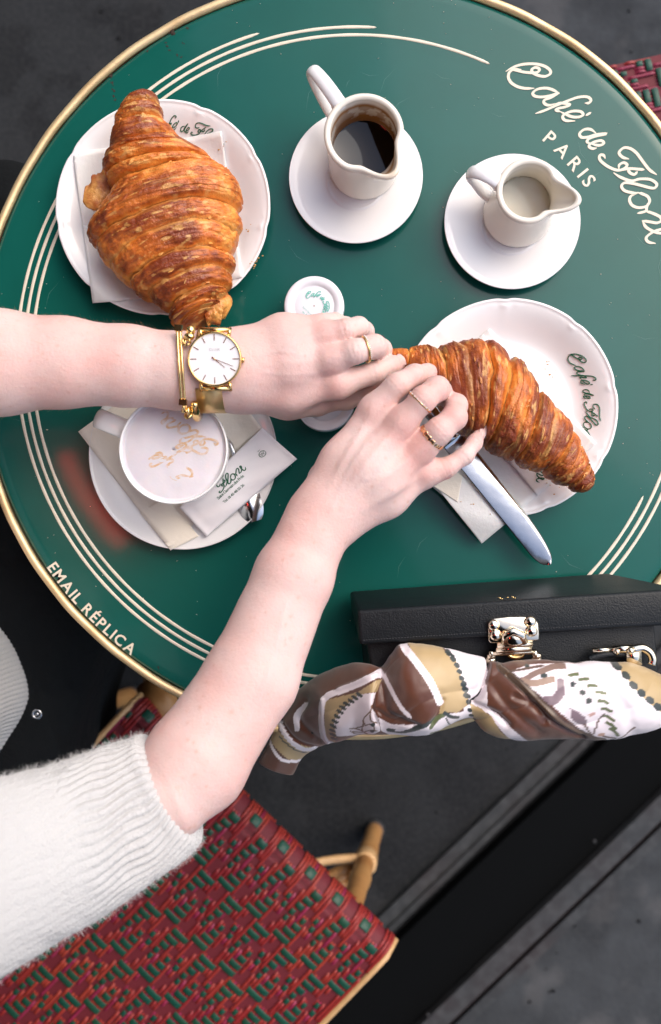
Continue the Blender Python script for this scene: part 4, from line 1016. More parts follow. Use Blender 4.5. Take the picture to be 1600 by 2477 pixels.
def handfn(A, Ms, Fs, T):
    def f(p):
        b = chain(p, A, .006, .86)
        mm = None
        for m_ in Ms: d = chain(p, m_, .01, .86); mm = d if mm is None else smin(mm, d, .006)
        b = smin(b, mm, .007)
        ff = None
        for c in Fs: d = chain(p, c, .004); ff = d if ff is None else smin(ff, d, .0008)
        b = smin(b, ff, .0065); b = smin(b, chain(p, T, .006), .005)
        return b
    return f
def skin_mesh(fun, lists, vox):
    lo, hi = bbox(lists, .006); V, Q = solve(fun, lo, hi, vox)
    # gentle relaxation removes the voxel stair steps
    n = len(V)
    for it in range(3):
        s = np.zeros((n, 3)); c = np.zeros(n)
        for a, b in ((0, 1), (1, 2), (2, 3), (3, 0)):
            for x_, y_ in ((a, b), (b, a)):
                c += np.bincount(Q[:, x_], minlength=n)
                for k_ in range(3): s[:, k_] += np.bincount(Q[:, x_], V[Q[:, y_], k_], minlength=n)
        V = V*.45+.55*s/c[:, None]
    return V, Q
Vl, Ql = skin_mesh(handfn(LA, LM, LF, LT), [LA, LF[0], LF[1], LT], .0010)
Vr, Qr = skin_mesh(handfn(RA_, RM, RF, RT), [RA_, RF[2], RF[3], RT], .0010)
def vnorm(V, Q):
    a, b, c, d = (V[Q[:, k]] for k in range(4)); fn = np.cross(c-a, d-b); n = np.zeros_like(V)
    for k in range(4):
        for j in range(3): n[:, j] += np.bincount(Q[:, k], fn[:, j], minlength=len(V))
    return n/(np.linalg.norm(n, axis=1)[:, None]+1e-15)
def detail(V, Q, Ms, Fs, veins):
    N = vnorm(V, Q); N = N*np.sign((N[:, 2]*(V[:, 2]-np.median(V[:, 2]))).sum()); d = np.zeros(len(V)); shade = np.zeros(len(V)); vein = np.zeros(len(V))
    up = np.clip(N[:, 2]*2, 0, 1)
    for m_ in Ms[:4]:           # tendons over the back of the hand, knuckle domes
        a, b = m_[0][0], m_[-1][0]; ba = (b-a)[:2]; t = ((V[:, :2]-a[:2])@ba)/(ba@ba); dist = np.hypot(*(V[:, :2]-a[:2]-np.clip(t, 0, 1)[:, None]*ba).T)
        d += (.0008 if Ms is RM else .0003)*np.exp(-(dist/.0028)**2)*sstep(.15, .5, t)*sstep(1.05, .85, t)*up
        k = np.linalg.norm(V-(b+[0, 0, m_[-1][1]*.8]), axis=1); d += .0012*np.exp(-(k/.0075)**2)
    for f_ in Fs:
        for i in range(1, len(f_)-1):
            c, r = f_[i]; ax = f_[i+1][0]-f_[i-1][0]; ax /= np.linalg.norm(ax); q = V-c; t = q@ax; rad = np.linalg.norm(q-t[:, None]*ax, axis=1)
            loc = np.exp(-np.maximum(0, rad-r*1.15)**2/.002**2)*(np.abs(t) < .006)
            for off in ((-.0022, 0, .0021) if i == 1 or i == 2 else (0,)):
                wob = off+.0005*np.sin(q[:, 0]*900+q[:, 1]*700); g_ = np.exp(-((t-wob)/.00065)**2)*loc*up; d -= .00035*g_; shade += .35*g_
    for pts in veins:
        q = spline(np.array([P(x, y, .1)[:2] for x, y in pts]), 6); dm = np.full(len(V), 1e9)
        for a, b in zip(q[:-1], q[1:]):
            ba = b-a; t = np.clip(((V[:, :2]-a)@ba)/(ba@ba), 0, 1); dm = np.minimum(dm, np.hypot(*(V[:, :2]-a-t[:, None]*ba).T))
        g_ = np.exp(-(dm/.0016)**2)*up; d += .00025*g_; vein += g_
    d += .00022*(fbm(V*260, 3)-.5)+.0004*(fbm(V*70+5, 3)-.5)
    return V+N*d[:, None], np.clip(shade, 0, 1), np.clip(vein, 0, 1)
Vl, sh_l, ve_l = detail(Vl, Ql, LM, LF, [[(620, 860), (680, 850), (740, 858), (780, 842)], [(640, 900), (700, 905), (760, 900)], [(680, 850), (720, 820), (770, 808)]])
Vr, sh_r, ve_r = detail(Vr, Qr, RM, RF, [[(830, 1230), (880, 1160), (930, 1110), (960, 1060)], [(880, 1160), (940, 1150), (990, 1110)], [(800, 1240), (850, 1130), (900, 1060)], [(700, 1450), (680, 1540), (650, 1640), (600, 1740)]])
SHL, SHR = np.array([-.50, .02, 1.04]), np.array([-.50, -.34, 1.04])
HEAD = np.array([-.46, -.16, 1.34])
def bodyfn(p):
    t = chain(p, [(np.array([-.44, -.16, .60]), .12), (np.array([-.45, -.16, .80]), .105), (np.array([-.48, -.16, .98]), .115)], .05, 1)
    sh = chain(p, [(SHL, .052), (np.array([-.49, -.16, 1.08]), .06), (SHR, .052)], .04)
    nk = chain(p, [(np.array([-.49, -.16, 1.05]), .052), (HEAD+[-.01, 0, -.06], .048)], .03)
    f = smin(smin(t, sh, .06), nk, .03)
    hd = cone(p, HEAD+[-.012, 0, .035], HEAD+[.012, 0, -.045], .085, .058); f = smin(f, hd, .02)
    f = smin(f, cone(p, HEAD+[.072, 0, .012], HEAD+[.092, 0, -.020], .008, .012), .010)      # nose
    for s in (-1, 1):
        f = smin(f, cone(p, HEAD+[-.005, s*.078, .01], HEAD+[-.005, s*.080, -.02], .012, .008), .008)
        f = -smin(-f, (np.linalg.norm(p-(HEAD+[.086, s*.031, .018]), axis=-1)-.013), .012)      # eye sockets
    f = smin(f, cone(p, HEAD+[.070, -.018, -.044], HEAD+[.070, .018, -.044], .008, .008), .006)
    la = chain(p, [(SHL, .05), (np.array([-.43, .15, .85]), .043), (P(-110, 868, .092), .034)], .02)
    ra = chain(p, [(SHR, .05), (P(-460, 2240, .32), .026), (P(-270, 2205, .25), .014), (P(84, 2080, .168), .012), (P(298, 1974, .138), .012), (P(380, 1940, .132), .014)], .004)
    return smin(smin(f, la, .02), ra, .02)
Vb, Qb = solve(bodyfn, (-.66, -.50, .44), (-.10, .26, 1.48), .0065)
V = np.concatenate([Vl, Vr, Vb]); Q = np.concatenate([Ql, Qr+len(Vl), Qb+len(Vl)+len(Vr)])
n1 = fbm(V*28, 4); n2 = fbm(V*140+3, 3); base = np.array([.70, .49, .452]); red = np.array([.69, .37, .33]); palec = np.array([.72, .565, .53])
blush = np.clip((n1-.47)*1.6, 0, .38)+np.clip((n2-.55)*.9, 0, .15)
for c, r in KN: blush = blush+.50*np.exp(-(((V-c)*[1, 1, .45])**2).sum(-1)/(r*r))
blush = np.clip(blush, 0, .75)[:, None]; c = base*(1-blush)+red*blush
_shd = np.concatenate([sh_l, sh_r, np.zeros(len(Vb))])[:, None]; _ven = np.concatenate([ve_l, ve_r, np.zeros(len(Vb))])[:, None]*.08
c = c*(1-_ven)+np.array([.50, .47, .50])*_ven; c = c*(1-_shd*.45)+np.array([.55, .27, .23])*_shd*.45
pl_ = (np.clip((.47-n1)*2.5, 0, .5))[:, None]; c = c*(1-pl_)+palec*pl_; c = c*(.97+.06*n2[:, None])
fr = np.random.default_rng(4); arms = np.concatenate([Vl, Vr]); up_ = arms[:, 2] > TZ+.09
cand = arms[up_]; pk_ = cand[fr.integers(0, len(cand), 330)]
for q in pk_:
    sz_ = fr.uniform(.0006, .0013); d = ((V[:len(arms)]-q)**2).sum(-1); w = np.exp(-d/sz_**2)*fr.uniform(.12, .42); w = w[:, None]
    c[:len(arms)] = c[:len(arms)]*(1-w)+np.array([.55, .24, .15])*w
M['skin'] = mat('skin', (.8,.55,.46), .5, spec=.3, attr=True, sss=.24, sssr=(.005,), bump=[(90, .18, .0015), (520, .35, .0009), (1500, .25, .0004)])
per = empty('person', 'person in a white wool sweater pulling a croissant apart with both hands', 'person', (-.44, -.16, 0))
body = mk('body', V, Q, M['skin'], per, col=np.clip(c, 0, 1))
def nail(tip, nxt, off, L=.0060, W=.0048, tilt=.3):
    """tip, nxt: (point, radius) of the last two joints"""
    a, ra = tip; b, rb = nxt; d = a-b; d /= np.linalg.norm(d); s = np.cross(d, [0, 0, 1.]); s /= np.linalg.norm(s); u = np.cross(s, d)
    u = u*math.cos(off)+s*math.sin(off); s = np.cross(d, u)
    V = []; nu, nv = 12, 9
    for i in range(nu):
        t = -1+2*i/(nu-1); w = W*(1-abs(t)**4*.35)*(1 if t < .5 else math.sqrt(max(.05, 1-((t-.5)/.5)**2*.8)))
        for j in range(nv):
            v = -1+2*j/(nv-1); th = v*w/(ra*.98); rr = ra*1.0+.0009-.0005*(1-t)*.2
            V.append(a+d*(L*t+ra*.35)+(u*math.cos(th)+s*math.sin(th))*rr*(1-.10*max(0, t)))
    mk('fingernail', V, grid_faces(nu, nv), M['nail'], per)
nail(LF[0][-1], LF[0][-2], -.1); nail(RF[0][-1], RF[0][-2], .15, .0056, .0044); nail(RF[3][-1], RF[3][-2], .75, .0058, .0044)

# sweater: sleeve swept between traced edges, ribbed cuff, torso
def sleeve(st, nv, ribs, ripples=True):
    Lp = np.array([s[0] for s in st], float); Rp = np.array([s[1] for s in st], float); z = np.array([s[2] for s in st])
    k = 26; Ls, Rs = spline(Lp, k), spline(Rp, k); Zs = spline(np.c_[z, z], k)[:, 0]; n = len(Ls)
    A3 = np.array([P(a[0], a[1], h) for a, h in zip(Ls, Zs)]); B3 = np.array([P(a[0], a[1], h) for a, h in zip(Rs, Zs)])
    C = (A3+B3)/2; H = (B3-A3)/2; hw = np.linalg.norm(H, axis=1); Hd = H/hw[:, None]
    ang = np.linspace(0, 2*math.pi, nv, endpoint=False); A = np.repeat(ang[None], n, 0); S = np.repeat(np.arange(n)[:, None]/k, nv, 1)
    arc = np.concatenate([[0], np.cumsum(np.linalg.norm(np.diff(C, axis=0), axis=1))])[:, None]+0*A
    ribw = np.clip(1-(arc-.035)/.03, .12, 1)*.0030
    wav = .10*np.sin(arc*190+A*4)+.25*(fbm(np.stack([arc*30, np.cos(A)*2, np.sin(A)*2], -1), 3)-.5)
    d = ribw*(np.abs(np.cos((A+wav*.25)*ribs/2))**.7-.5)
    d += .0035*(fbm(np.stack([arc*22, np.cos(A)*1.6, np.sin(A)*1.6], -1)+4, 3)-.5)+.0022*(fbm(np.stack([arc*90, np.cos(A)*2.2, np.sin(A)*2.2], -1)+9, 3)-.5)*sstep(.0, .03, arc)
    d += .0006*(fbm(np.stack([arc*500, np.cos(A)*24, np.sin(A)*24], -1), 2)-.5)
    d += .0018*np.exp(-((arc-.004)/.005)**2)-.003*np.exp(-(arc/.0025)**2)
    U = np.cos(A)[..., None]*Hd[:, None]+np.sin(A)[..., None]*np.array([0, 0, 1.])
    V = C[:, None]+U*(hw[:, None]*np.where(np.sin(A) > 0, 1, 1)+0)[..., None]*np.stack([np.ones_like(A), np.ones_like(A), np.full_like(A, .88)], -1)+U*d[..., None]
    inner = V[:1]*1.0; inn = C[:1, None]+(V[:1]-C[:1, None])*.93
    inn2 = C[6:7, None]+(V[6:7]-C[6:7, None])*.90
    V = np.concatenate([inn2, inn, V]); return V, U
stS = [((353,1784),(489,2006),.125),((300,1796),(454,2064),.13),((228,1820),(368,2128),.14),((150,1845),(258,2207),.155),((50,1872),(118,2288),.18),((-80,1900),(-50,2390),.22),((-300,1930),(-270,2480),.27)]
Vs, Us = sleeve(stS, 520, 46)
ns, nvs = Vs.shape[:2]; swt = mk('sweater', Vs.reshape(-1, 3), grid_faces(ns, nvs, True), M['knit'], per)
# torso and other sleeve of the sweater (mostly outside the frame)
c0w = P(-372, 1700, -.03)
def sweaterfn(p):
    c0 = P(-372, 1700, -.03)
    q = (p-np.array([c0[0], c0[1], 0]))*[1, 1, 0]
    t = chain(p, [(np.array([c0[0], c0[1], .665]), .096), (np.array([c0[0]-.005, c0[1], .80]), .096), (np.array([-.47, -.16, .96]), .125)], .05)
    sh = chain(p, [(SHL, .066), (np.array([-.48, -.16, 1.05]), .07), (SHR, .066)], .05)
    la = chain(p, [(SHL, .068), (np.array([-.45, .15, .87]), .058), (P(-330, 868, .10), .052)], .03)
    ra = chain(p, [(SHR, .068), (P(-560, 2250, .335), .050), (P(-420, 2222, .30), .042)], .02)
    f = smin(smin(t, sh, .06), smin(la, ra, .02), .03)
    nk = np.linalg.norm(p-np.array([-.47, -.16, 1.14]), axis=-1)-.062
    return -smin(-f, nk, .01)
Vt, Qt = solve(sweaterfn, (-.66, -.56, .54), (-.14, .30, 1.16), .006)
Vt[:, 2] = np.maximum(Vt[:, 2], .57)
ctr = np.array([-.40, -.16]); dr_ = Vt[:, :2]-ctr; aa = np.arctan2(dr_[:, 1], dr_[:, 0]); dn = dr_/np.linalg.norm(dr_, axis=1)[:, None]
mk('sweater_front', Vt, Qt, M['knit'], per)
nt_, nz_ = 1100, 26; th_ = np.linspace(0, 2*math.pi, nt_, endpoint=False); V = []
for i, z in enumerate(np.linspace(.585, .86, nz_)):
    k_ = 1+.05*math.exp(-((z-.60)/.02)**2)-.03*math.sin((z-.6)*20); rib = .0009*np.abs(np.cos(th_*75+.3*math.sin(z*30)))**.8+.0012*np.sin(th_*9+z*25)
    V.append(np.stack([c0w[0]+(.1155*k_+rib)*np.cos(th_), c0w[1]+(.1000*k_+rib)*np.sin(th_), np.full(nt_, z)], -1))
mk('ribbed_hem', np.concatenate(V), grid_faces(nz_, nt_, True, True), M['knit'], per)
# loose wool fibres along the sleeve
b_V = []; b_F = []; rs = np.random.default_rng(5); Uo = Us
cnt = 0
def fibre(p, d, L, w, curlv):
    global cnt
    t1 = p+d*L*.5+curlv*L*.18; t2 = p+d*L+curlv*L*.55; s = np.cross(d, curlv); s /= np.linalg.norm(s)+1e-9
    for q, ww in ((p, w), (t1, w*.8), (t2, w*.25)): b_V.append(q-s*ww); b_V.append(q+s*ww)
    b_F.extend([(cnt, cnt+1, cnt+3, cnt+2), (cnt+2, cnt+3, cnt+5, cnt+4)]); cnt += 6
for k in range(22000):
    i = int(rs.uniform(2, ns-30)); j = rs.integers(0, nvs); a = 2*math.pi*j/nvs
    if math.sin(a) < -.25: continue
    p = Vs[i, j]; u = Uo[max(0, i-2), j]; r = rs.normal(0, 1, 3); r -= u*(r@u); r /= np.linalg.norm(r)
    side = abs(math.cos(a)) > .93
    L = rs.uniform(.001, .0026)*(2.0 if side else 1); d = u*(.55 if side else .25)+r*.8; d /= np.linalg.norm(d); c_ = rs.normal(0, 1, 3); c_ -= d*(c_@d); c_ /= np.linalg.norm(c_)
    fibre(p-u*.0003, d, L, rs.uniform(.00004, .00009), c_)
o = mk('wool_fibres', b_V, b_F, M['fuzz'], per); o['kind'] = 'stuff'
# fine hair along the upper forearm
b_V = []; b_F = []; cnt = 0; ctr_a = np.array([P(200, 885, .083), P(520, 896, .078)])
c2 = Vl[(Vl[:, 0] > P(0, 0, .08)[0]) & (Vl[:, 0] < P(470, 0, .08)[0]) & (Vl[:, 2] > TZ+.075)]
for k in range(1500):
    p = c2[rs.integers(0, len(c2))]; u = p-np.array([p[0], ctr_a[0][1], TZ+.081]); u /= np.linalg.norm(u); d = u*.35+np.array([-.8, .25, 0])+rs.normal(0, .25, 3); d /= np.linalg.norm(d); c_ = rs.normal(0, 1, 3); c_ -= d*(c_@d); c_ /= np.linalg.norm(c_)
    fibre(p, d, rs.uniform(.002, .005), .00003, c_*.6)
o = mk('arm_hair', b_V, b_F, mat('fine_hair', (.45, .28, .16), .5), per); o['kind'] = 'stuff'
# skirt
outl = [(-520,400),(-300,392),(-100,396),(62,398),(230,520),(330,760),(420,1080),(330,1420),(246,1560),(222,1610),(188,1700),(160,1800),(150,1880),(60,2010),(-150,2080),(-400,2050),(-600,1700),(-640,1100),(-600,600)]
ol = spline(np.array(outl, float), 10, True); m = len(ol); c0 = np.array([-120., 1200.]); V = []; rr = list(np.linspace(.02, 1, 60)); top = -.10
for r in rr:
    for i in range(m):
        q = c0+(ol[i]-c0)*r; h = top-.035*r**6-.004
        h += .012*(float(1) * math.sin(q[1]/95.+q[0]/160.)*.3)*(1-r**4)
        w = P(q[0], q[1], h); V.append(w)
V = np.array(V); nf = fbm(V*[14, 5, 9]+2, 4)-.5; V[:, 2] += .022*nf+.010*(np.abs(np.sin(V[:, 1]*16+V[:, 0]*9+5*nf))**.7-.5)
for dz, sc in ((.03, 1.005), (.07, 1.0), (.12, .98), (.20, .96)):
    last = V[59*m:60*m]; cc = last.mean(0); q = cc+(last-cc)*[sc, sc, 1]; q = q-[0, 0, dz]; V = np.concatenate([V, q])
F = grid_faces(len(rr)+4, m, True, True).tolist()+[tuple(range(m))]
sk = mk('skirt', V, F, M['black_cloth'], per)
b = MB(); wb = P(90, 1728, -.075); th = np.linspace(0, 2*math.pi, 20); 
b.tube([wb+np.array([.0036*math.cos(t), .0036*math.sin(t), 0]) for t in th], .0011, 8, caps=False); b.ball(wb, .0018, 5, (1, 1, .5)); b.build('metal_button', M['steel'], per)
def legfn(p):
    f = None
    for y0, y1 in ((.09, .10), (-.06, -.03)):
        d = chain(p, [(np.array([-.30, y0, .52]), .07), (np.array([-.12, y1, .50]), .060), (np.array([-.13, y1, .30]), .05), (np.array([-.15, y1, .10]), .038)], .02)
        sh = chain(p, [(np.array([-.17, y1, .06]), .036), (np.array([-.03, y1, .035]), .030)], .01); d = smin(d, sh, .01); f = d if f is None else np.minimum(f, d)
    return f
Vg, Qg = solve(legfn, (-.40, -.38, .0), (.02, .10, .60), .007); mk('black_trousers_and_shoes', Vg, Qg, M['black_cloth'], per)
def hairfn(p):
    h = HEAD
    f = cone(p, h+[-.030, 0, .050], h+[-.040, 0, -.02], .092, .088); f = smin(f, cone(p, h+[-.06, 0, -.03], h+[-.07, 0, -.16], .07, .045), .03)
    cut = np.linalg.norm(p-(h+[.075, 0, -.02]), axis=-1)-.080
    return -smin(-f, cut, .01)
Vh, Qh = solve(hairfn, (-.66, -.30, 1.10), (-.36, -.02, 1.50), .006); Vh += (.004*(fbm(Vh*[90, 90, 14], 3)-.5))[:, None]; mk('hair', Vh, Qh, M['hair'], per)
# ------------------------------------------------------------------ watch, bracelet, rings
def wpx(x, y): return (400+x*.15584, 760+y*.15584)
_w = P(519, 868, .10); _d = np.hypot(Vl[:, 0]-_w[0], Vl[:, 1]-_w[1]); hw_ = Vl[_d < .013, 2].max()-TZ+.0052
wc = P(519, 868, hw_); wt = empty('wristwatch', 'gold wristwatch with a white dial and mesh strap on the wrist at left', 'watch', (wc[0], wc[1], wc[2]))
RX = rotx(R_(7)) @ np.array([[math.cos(R_(-3)), 0, math.sin(R_(-3))], [0, 1, 0], [-math.sin(R_(-3)), 0, math.cos(R_(-3))]])
RX = rotx(R_(5))
Rw = PX(66, hw_)
def W(x, y, z): return wc+RX@np.array([x, y, z])
def wl(prof, n=96):
    V, F = lathe(prof, n); return (V@RX.T)+wc, F
V, F = wl([(.001, -.006), (Rw*.93, -.006), (Rw, -.0035), (Rw*1.01, -.0010), (Rw*.995, .0002), (Rw*.96, .0006), (Rw*.935, .0002), (Rw*.93, -.0008)]); mk('case', V, F, M['gold'], wt)
V, F = wl([(Rw*.935, -.0007), (Rw*.5, -.0007), (.0002, -.0007)]); dial = mk('dial', V, F[:, ::-1], M['dial'], wt)
b = MB()
for k in range(12):
    a = 2*math.pi*k/12; d = np.array([math.cos(a), math.sin(a)]); s = np.array([-d[1], d[0]]); 
    V = [W(*(d*Rw*r+s*w*.00028), -.0004) for r, w in ((.67, -1), (.67, 1), (.90, 1), (.90, -1))]; b.add(V, [(0, 1, 2, 3)])
for k in range(12):
    mm = MB(); mm.add(b.V[k], [(0, 1, 2, 3)]); mm.build('hour_marker', M['rose_gold'], dial, False)
def hand(px, L, w, z, name):
    d = np.array([px[0], -px[1]], float); d /= np.linalg.norm(d); s = np.array([-d[1], d[0]]); m_ = MB()
    m_.add([W(*(d*r+s*q*w), z) for r, q in ((-.0022, -1), (-.0022, 1), (L, .6), (L, -.6))], [(0, 1, 2, 3)]); m_.build(name, M['rose_gold'], dial, False)
hand((175, 145), Rw*.50, .0003, -.0002, 'hour_hand'); hand((285, 112), Rw*.74, .00024, -.0001, 'minute_hand')
b = MB(); b.ball(W(0, 0, 0), .0008, 5, (1, 1, .5)); b.build('hand_pin', M['rose_gold'], dial)
b = MB(); textline(b, 'CLUSE', .0021, lambda a, u: W(a, u+Rw*.31, -.0003), 1.15, .01); b.build('dial_lettering', M['grey_ink'], dial, False)
b = MB(); b.tube([W(Rw*1.0, -.0006, -.003), W(Rw*1.09, -.0008, -.003)], .0018, 14); b.build('crown', M['gold'], wt)
b = MB()
for s in (-1, 1):
    for x in (-1, 1): b.tube([W(x*.0096, s*Rw*.86, -.003), W(x*.0098, s*Rw*1.03, -.0035), W(x*.0098, s*Rw*1.13, -.006)], .0014, 8)
    b.tube([W(-.0096, s*Rw*1.07, -.0045), W(.0096, s*Rw*1.07, -.0045)], .0017, 12)
    b.build('lug', M['gold'], wt); b = MB()
# strap: band round the wrist
def wristband(x, cx_off, w, grow, a0, a1, n=60, thick=.0012):
    c = P(x, 896, .078); ry = PX(95, .078)+grow; rz = ry*.86
    V = []
    for i in range(n):
        a = a0+(a1-a0)*i/(n-1)
        for q in (-1, 1): 
            for t in (0, 1): V.append((c[0]+q*w/2+cx_off, c[1]+(ry+t*thick)*math.cos(a), c[2]+(rz+t*thick)*math.sin(a)))
    F = []
    for i in range(n-1):
        a, b_ = i*4, (i+1)*4
        F += [(a+1, a+3, b_+3, b_+1), (a, b_, b_+2, a+2), (a, a+1, b_+1, b_), (a+2, b_+2, b_+3, a+3)]
    return V, F
m_ = M['mesh_gold']; t = m_.node_tree; bs = t.nodes['Principled BSDF']; tc = t.nodes.new('ShaderNodeTexCoord'); wv = t.nodes.new('ShaderNodeTexChecker'); wv.inputs['Scale'].default_value = 1400
bp = t.nodes.new('ShaderNodeBump'); bp.inputs['Strength'].default_value = .5; bp.inputs['Distance'].default_value = .0004; t.links.new(tc.outputs['Object'], wv.inputs['Vector']); t.links.new(wv.outputs['Fac'], bp.inputs['Height']); t.links.new(bp.outputs[0], bs.inputs['Normal'])
V, F = wristband(517, 0, .0178, .0012, math.pi-.75+.0, 2*math.pi+.62, 90)
V, F = wristband(517, 0, .0180, .0014, math.pi-1.02, 2*math.pi+.95, 90); mk('mesh_strap', V, F, M['mesh_gold'], wt)
# bracelet: bar with square ends on chain links
br = empty('bar_bracelet', 'gold bracelet with a long slim bar beside the watch', 'bracelet', P(437, 880, .103))
e0, e1_ = P(*wpx(205, 215), .100), P(*wpx(278, 1370), .100); mid = P(*wpx(240, 790), .1055)
for off in (-.0011, .0011):
    b = MB(); b.tube(spline([e0+[off, 0, 0], mid+[off, 0, 0], e1_+[off, 0, 0]], 8), .0010, 8); b.build('bar', M['gold'], br)
for e, dy in ((e0, 0), (e1_, 0)):
    b = MB(); b.box(e, (.0052, .0042, .0038), rotz(-.07)); b.build('bar_end', M['gold'], br, False)
def link(c, r, ax, w=.0007):
    ax = np.array(ax, float); ax /= np.linalg.norm(ax); u = np.cross(ax, [0.3, .2, 1.]); u /= np.linalg.norm(u); v = np.cross(ax, u); m_ = MB()
    m_.tube([c+(u*math.cos(t)*r+v*math.sin(t)*r*.7) for t in np.linspace(0, 2*math.pi, 16)], w, 6, caps=False); return m_
cw = P(455, 896, .078); ryw = PX(93, .078)
for i, a in enumerate(np.linspace(math.pi+.05, 2*math.pi-.35, 22)):
    c_ = np.array([cw[0]+.0, cw[1]+(ryw+.0015)*math.cos(a), cw[2]+(ryw*.86+.0015)*math.sin(a)]); link(c_, .0028, ((1, 0, 0) if i % 2 else (0, .3, 1))).build('link', M['gold'], br)
for x, y, h, ax in ((300, 1430, .098, (1, 0, .2)), (325, 1500, .094, (0, 1, .3)), (370, 1500, .094, (1, 0, .2)), (360, 1560, .090, (0, .4, 1))):
    link(P(*wpx(x, y), h), .0026, ax, .0011).build('link', M['gold'], br)
for x, y, h, ax in ((290, 420, .103, (1, 0, .3)), (340, 440, .104, (0, .3, 1)), (380, 400, .104, (1, .3, 0)), (390, 340, .104, (0, 0, 1))):
    link(P(*wpx(x, y), h), .0022, ax, .0007).build('link', M['gold'], br)
b = MB(); b.ball(P(*wpx(372, 345), .1045), .0030, 8, (1.25, .9, .8)); b.ball(P(*wpx(395, 250), .102), .0036, 6, (.9, 1.1, .8)); b.build('bead', M['gold'], br)
cf = empty('cuff_bracelet', 'small polished gold cuff peeking from under the watch strap', 'bracelet', P(480, 965, .09))
c = P(477, 896, .078); b = MB(); pts = []
for a in np.linspace(math.pi-.72, math.pi+.5, 20): pts.append(np.array([c[0]+.004*0+.002*math.sin(a), c[1]+(ryw+.0060)*math.cos(a), c[2]+(ryw*.86+.0050)*math.sin(a)]))
b.tube(pts, np.interp(np.linspace(0, 1, 20), [0, .2, 1], [.0022, .0034, .0030]), 14); b.build('band', M['gold'], cf)

def ring(label, cen, axis, r, w, th, matn='rose_gold', stones=0, hammered=0):
    c = P(*cen); a = P(cen[0]+axis[0], cen[1]+axis[1], cen[2]+axis[2])-c; a /= np.linalg.norm(a); u = np.cross(a, [0, 0, 1.]); u /= np.linalg.norm(u); v = np.cross(u, a); R = PX(r, cen[2])
    o = empty('finger_ring', label, 'ring', c); V = []; n, m_ = 72, 10
    for i in range(n):
        t = 2*math.pi*i/n; d = u*math.cos(t)+v*math.sin(t); hm = 1+hammered*.5*math.sin(t*22)*math.sin(t*7)
        for j in range(m_):
            s = 2*math.pi*j/m_; V.append(c+d*(R+.0002+th*hm*(.5+.5*math.cos(s)))+a*w/2*math.sin(s)*(1+.15*hammered*math.sin(t*13)))
    V = np.array(V); F = [(i*m_+j, i*m_+(j+1) % m_, ((i+1) % n)*m_+(j+1) % m_, ((i+1) % n)*m_+j) for i in range(n) for j in range(m_)]
    mk('band', V, F, M[matn], o)
    for k in range(stones):
        t = -.9+2.0*k/(stones-1)+math.pi*.5; d = u*math.cos(t)+v*math.sin(t); b = MB(); b.ball(c+d*(R+.0003+th)+a*w*.35, .00055, 4); b.build('stone', M['white_stone'], o)
    return o
ring('thin gold ring with tiny stones on the hand with the watch', (884, 845, .0872), (50, -13, -.004), 29.5, .0019, .0010, 'gold', 14)
ring('thin rose gold ring with tiny stones on the lower hand', (1017, 973, .1008), (53, -55, .003), 32.6, .0016, .0010, 'rose_gold', 8)
ring('broader hammered rose gold band on the lower hand', (1046, 1057, .0965), (45, -40, .005), 32.5, .0036, .0010, 'rose_gold', 0, 1)

# ------------------------------------------------------------------ handbag lying on the edge of the table
bag = empty('handbag', 'black leather box handbag with a silver clasp lying on the table edge', 'bag', P(1250, 1560, .0))
def hexa(name, fr, bk, hf, hb, m, bev=.002, parent=bag):
    """front and back outlines (4 px points each, order TL TR BR BL)"""
    V = [P(x, y, hf) for x, y in fr]+[P(x, y, hb) for x, y in bk]; F = [(3, 2, 1, 0), (4, 5, 6, 7), (0, 1, 5, 4), (1, 2, 6, 5), (2, 3, 7, 6), (3, 0, 4, 7)]
    o = mk(name, V, F, m, parent, True); md = o.modifiers.new('bevel', 'BEVEL'); md.width = bev; md.segments = 4; md.limit_method = 'NONE'
    return o
hexa('bag_body', [(886, 1550), (1585, 1505), (1600, 1680), (905, 1650)], [(868, 1455), (1475, 1400), (1490, 1580), (880, 1620)], .070, .006, M['black_leather'])
hexa('flap', [(865, 1477), (1660, 1424), (1668, 1511), (871, 1562)], [(846, 1430), (1470, 1386), (1500, 1440), (853, 1490)], .083, .012, M['black_leather'], .0025)
# stitching along the flap
b = MB()
for k in range(110):
    t = k/109; q = np.array([880, 1549])*(1-t)+np.array([1650, 1499])*t; w = P(q[0], q[1], .0832); b.box(w, (.0016, .0004, .0003), rotz(.06))
o = b.build('stitching', mat('dark_thread', (.03, .032, .036), .6), bag); o['kind'] = 'stuff'
def bpx(u, v): return (1100+u*.3247, 1380+v*.3247)
def plate_poly(name, pts, h, th, m, parent, bev=.0006):
    V = [P(*bpx(*q), h) for q in pts]; n = len(V); V2 = [v-[0, 0, th] for v in V]
    o = mk(name, V+V2, [tuple(range(n))[::-1], tuple(range(n, 2*n))]+[(i, (i+1) % n, n+(i+1) % n, n+i) for i in range(n)], m, parent, True)
    md = o.modifiers.new('bevel', 'BEVEL'); md.width = bev; md.segments = 3; md.limit_method = 'ANGLE'; return o
cl = plate_poly('clasp', [(250,395),(262,372),(300,358),(400,347),(500,345),(580,352),(612,372),(626,400),(632,470),(630,520),(520,528),(400,536),(270,544),(254,520)], .0862, .003, M['pale_gold'], bag, .001)
for u, v in ((292, 408), (305, 482), (565, 382), (575, 452)):
    b = MB(); b.ball(P(*bpx(u, v), .0868), .0042, 8, (1, .95, .7)); b.build('rivet', M['pale_gold'], cl)
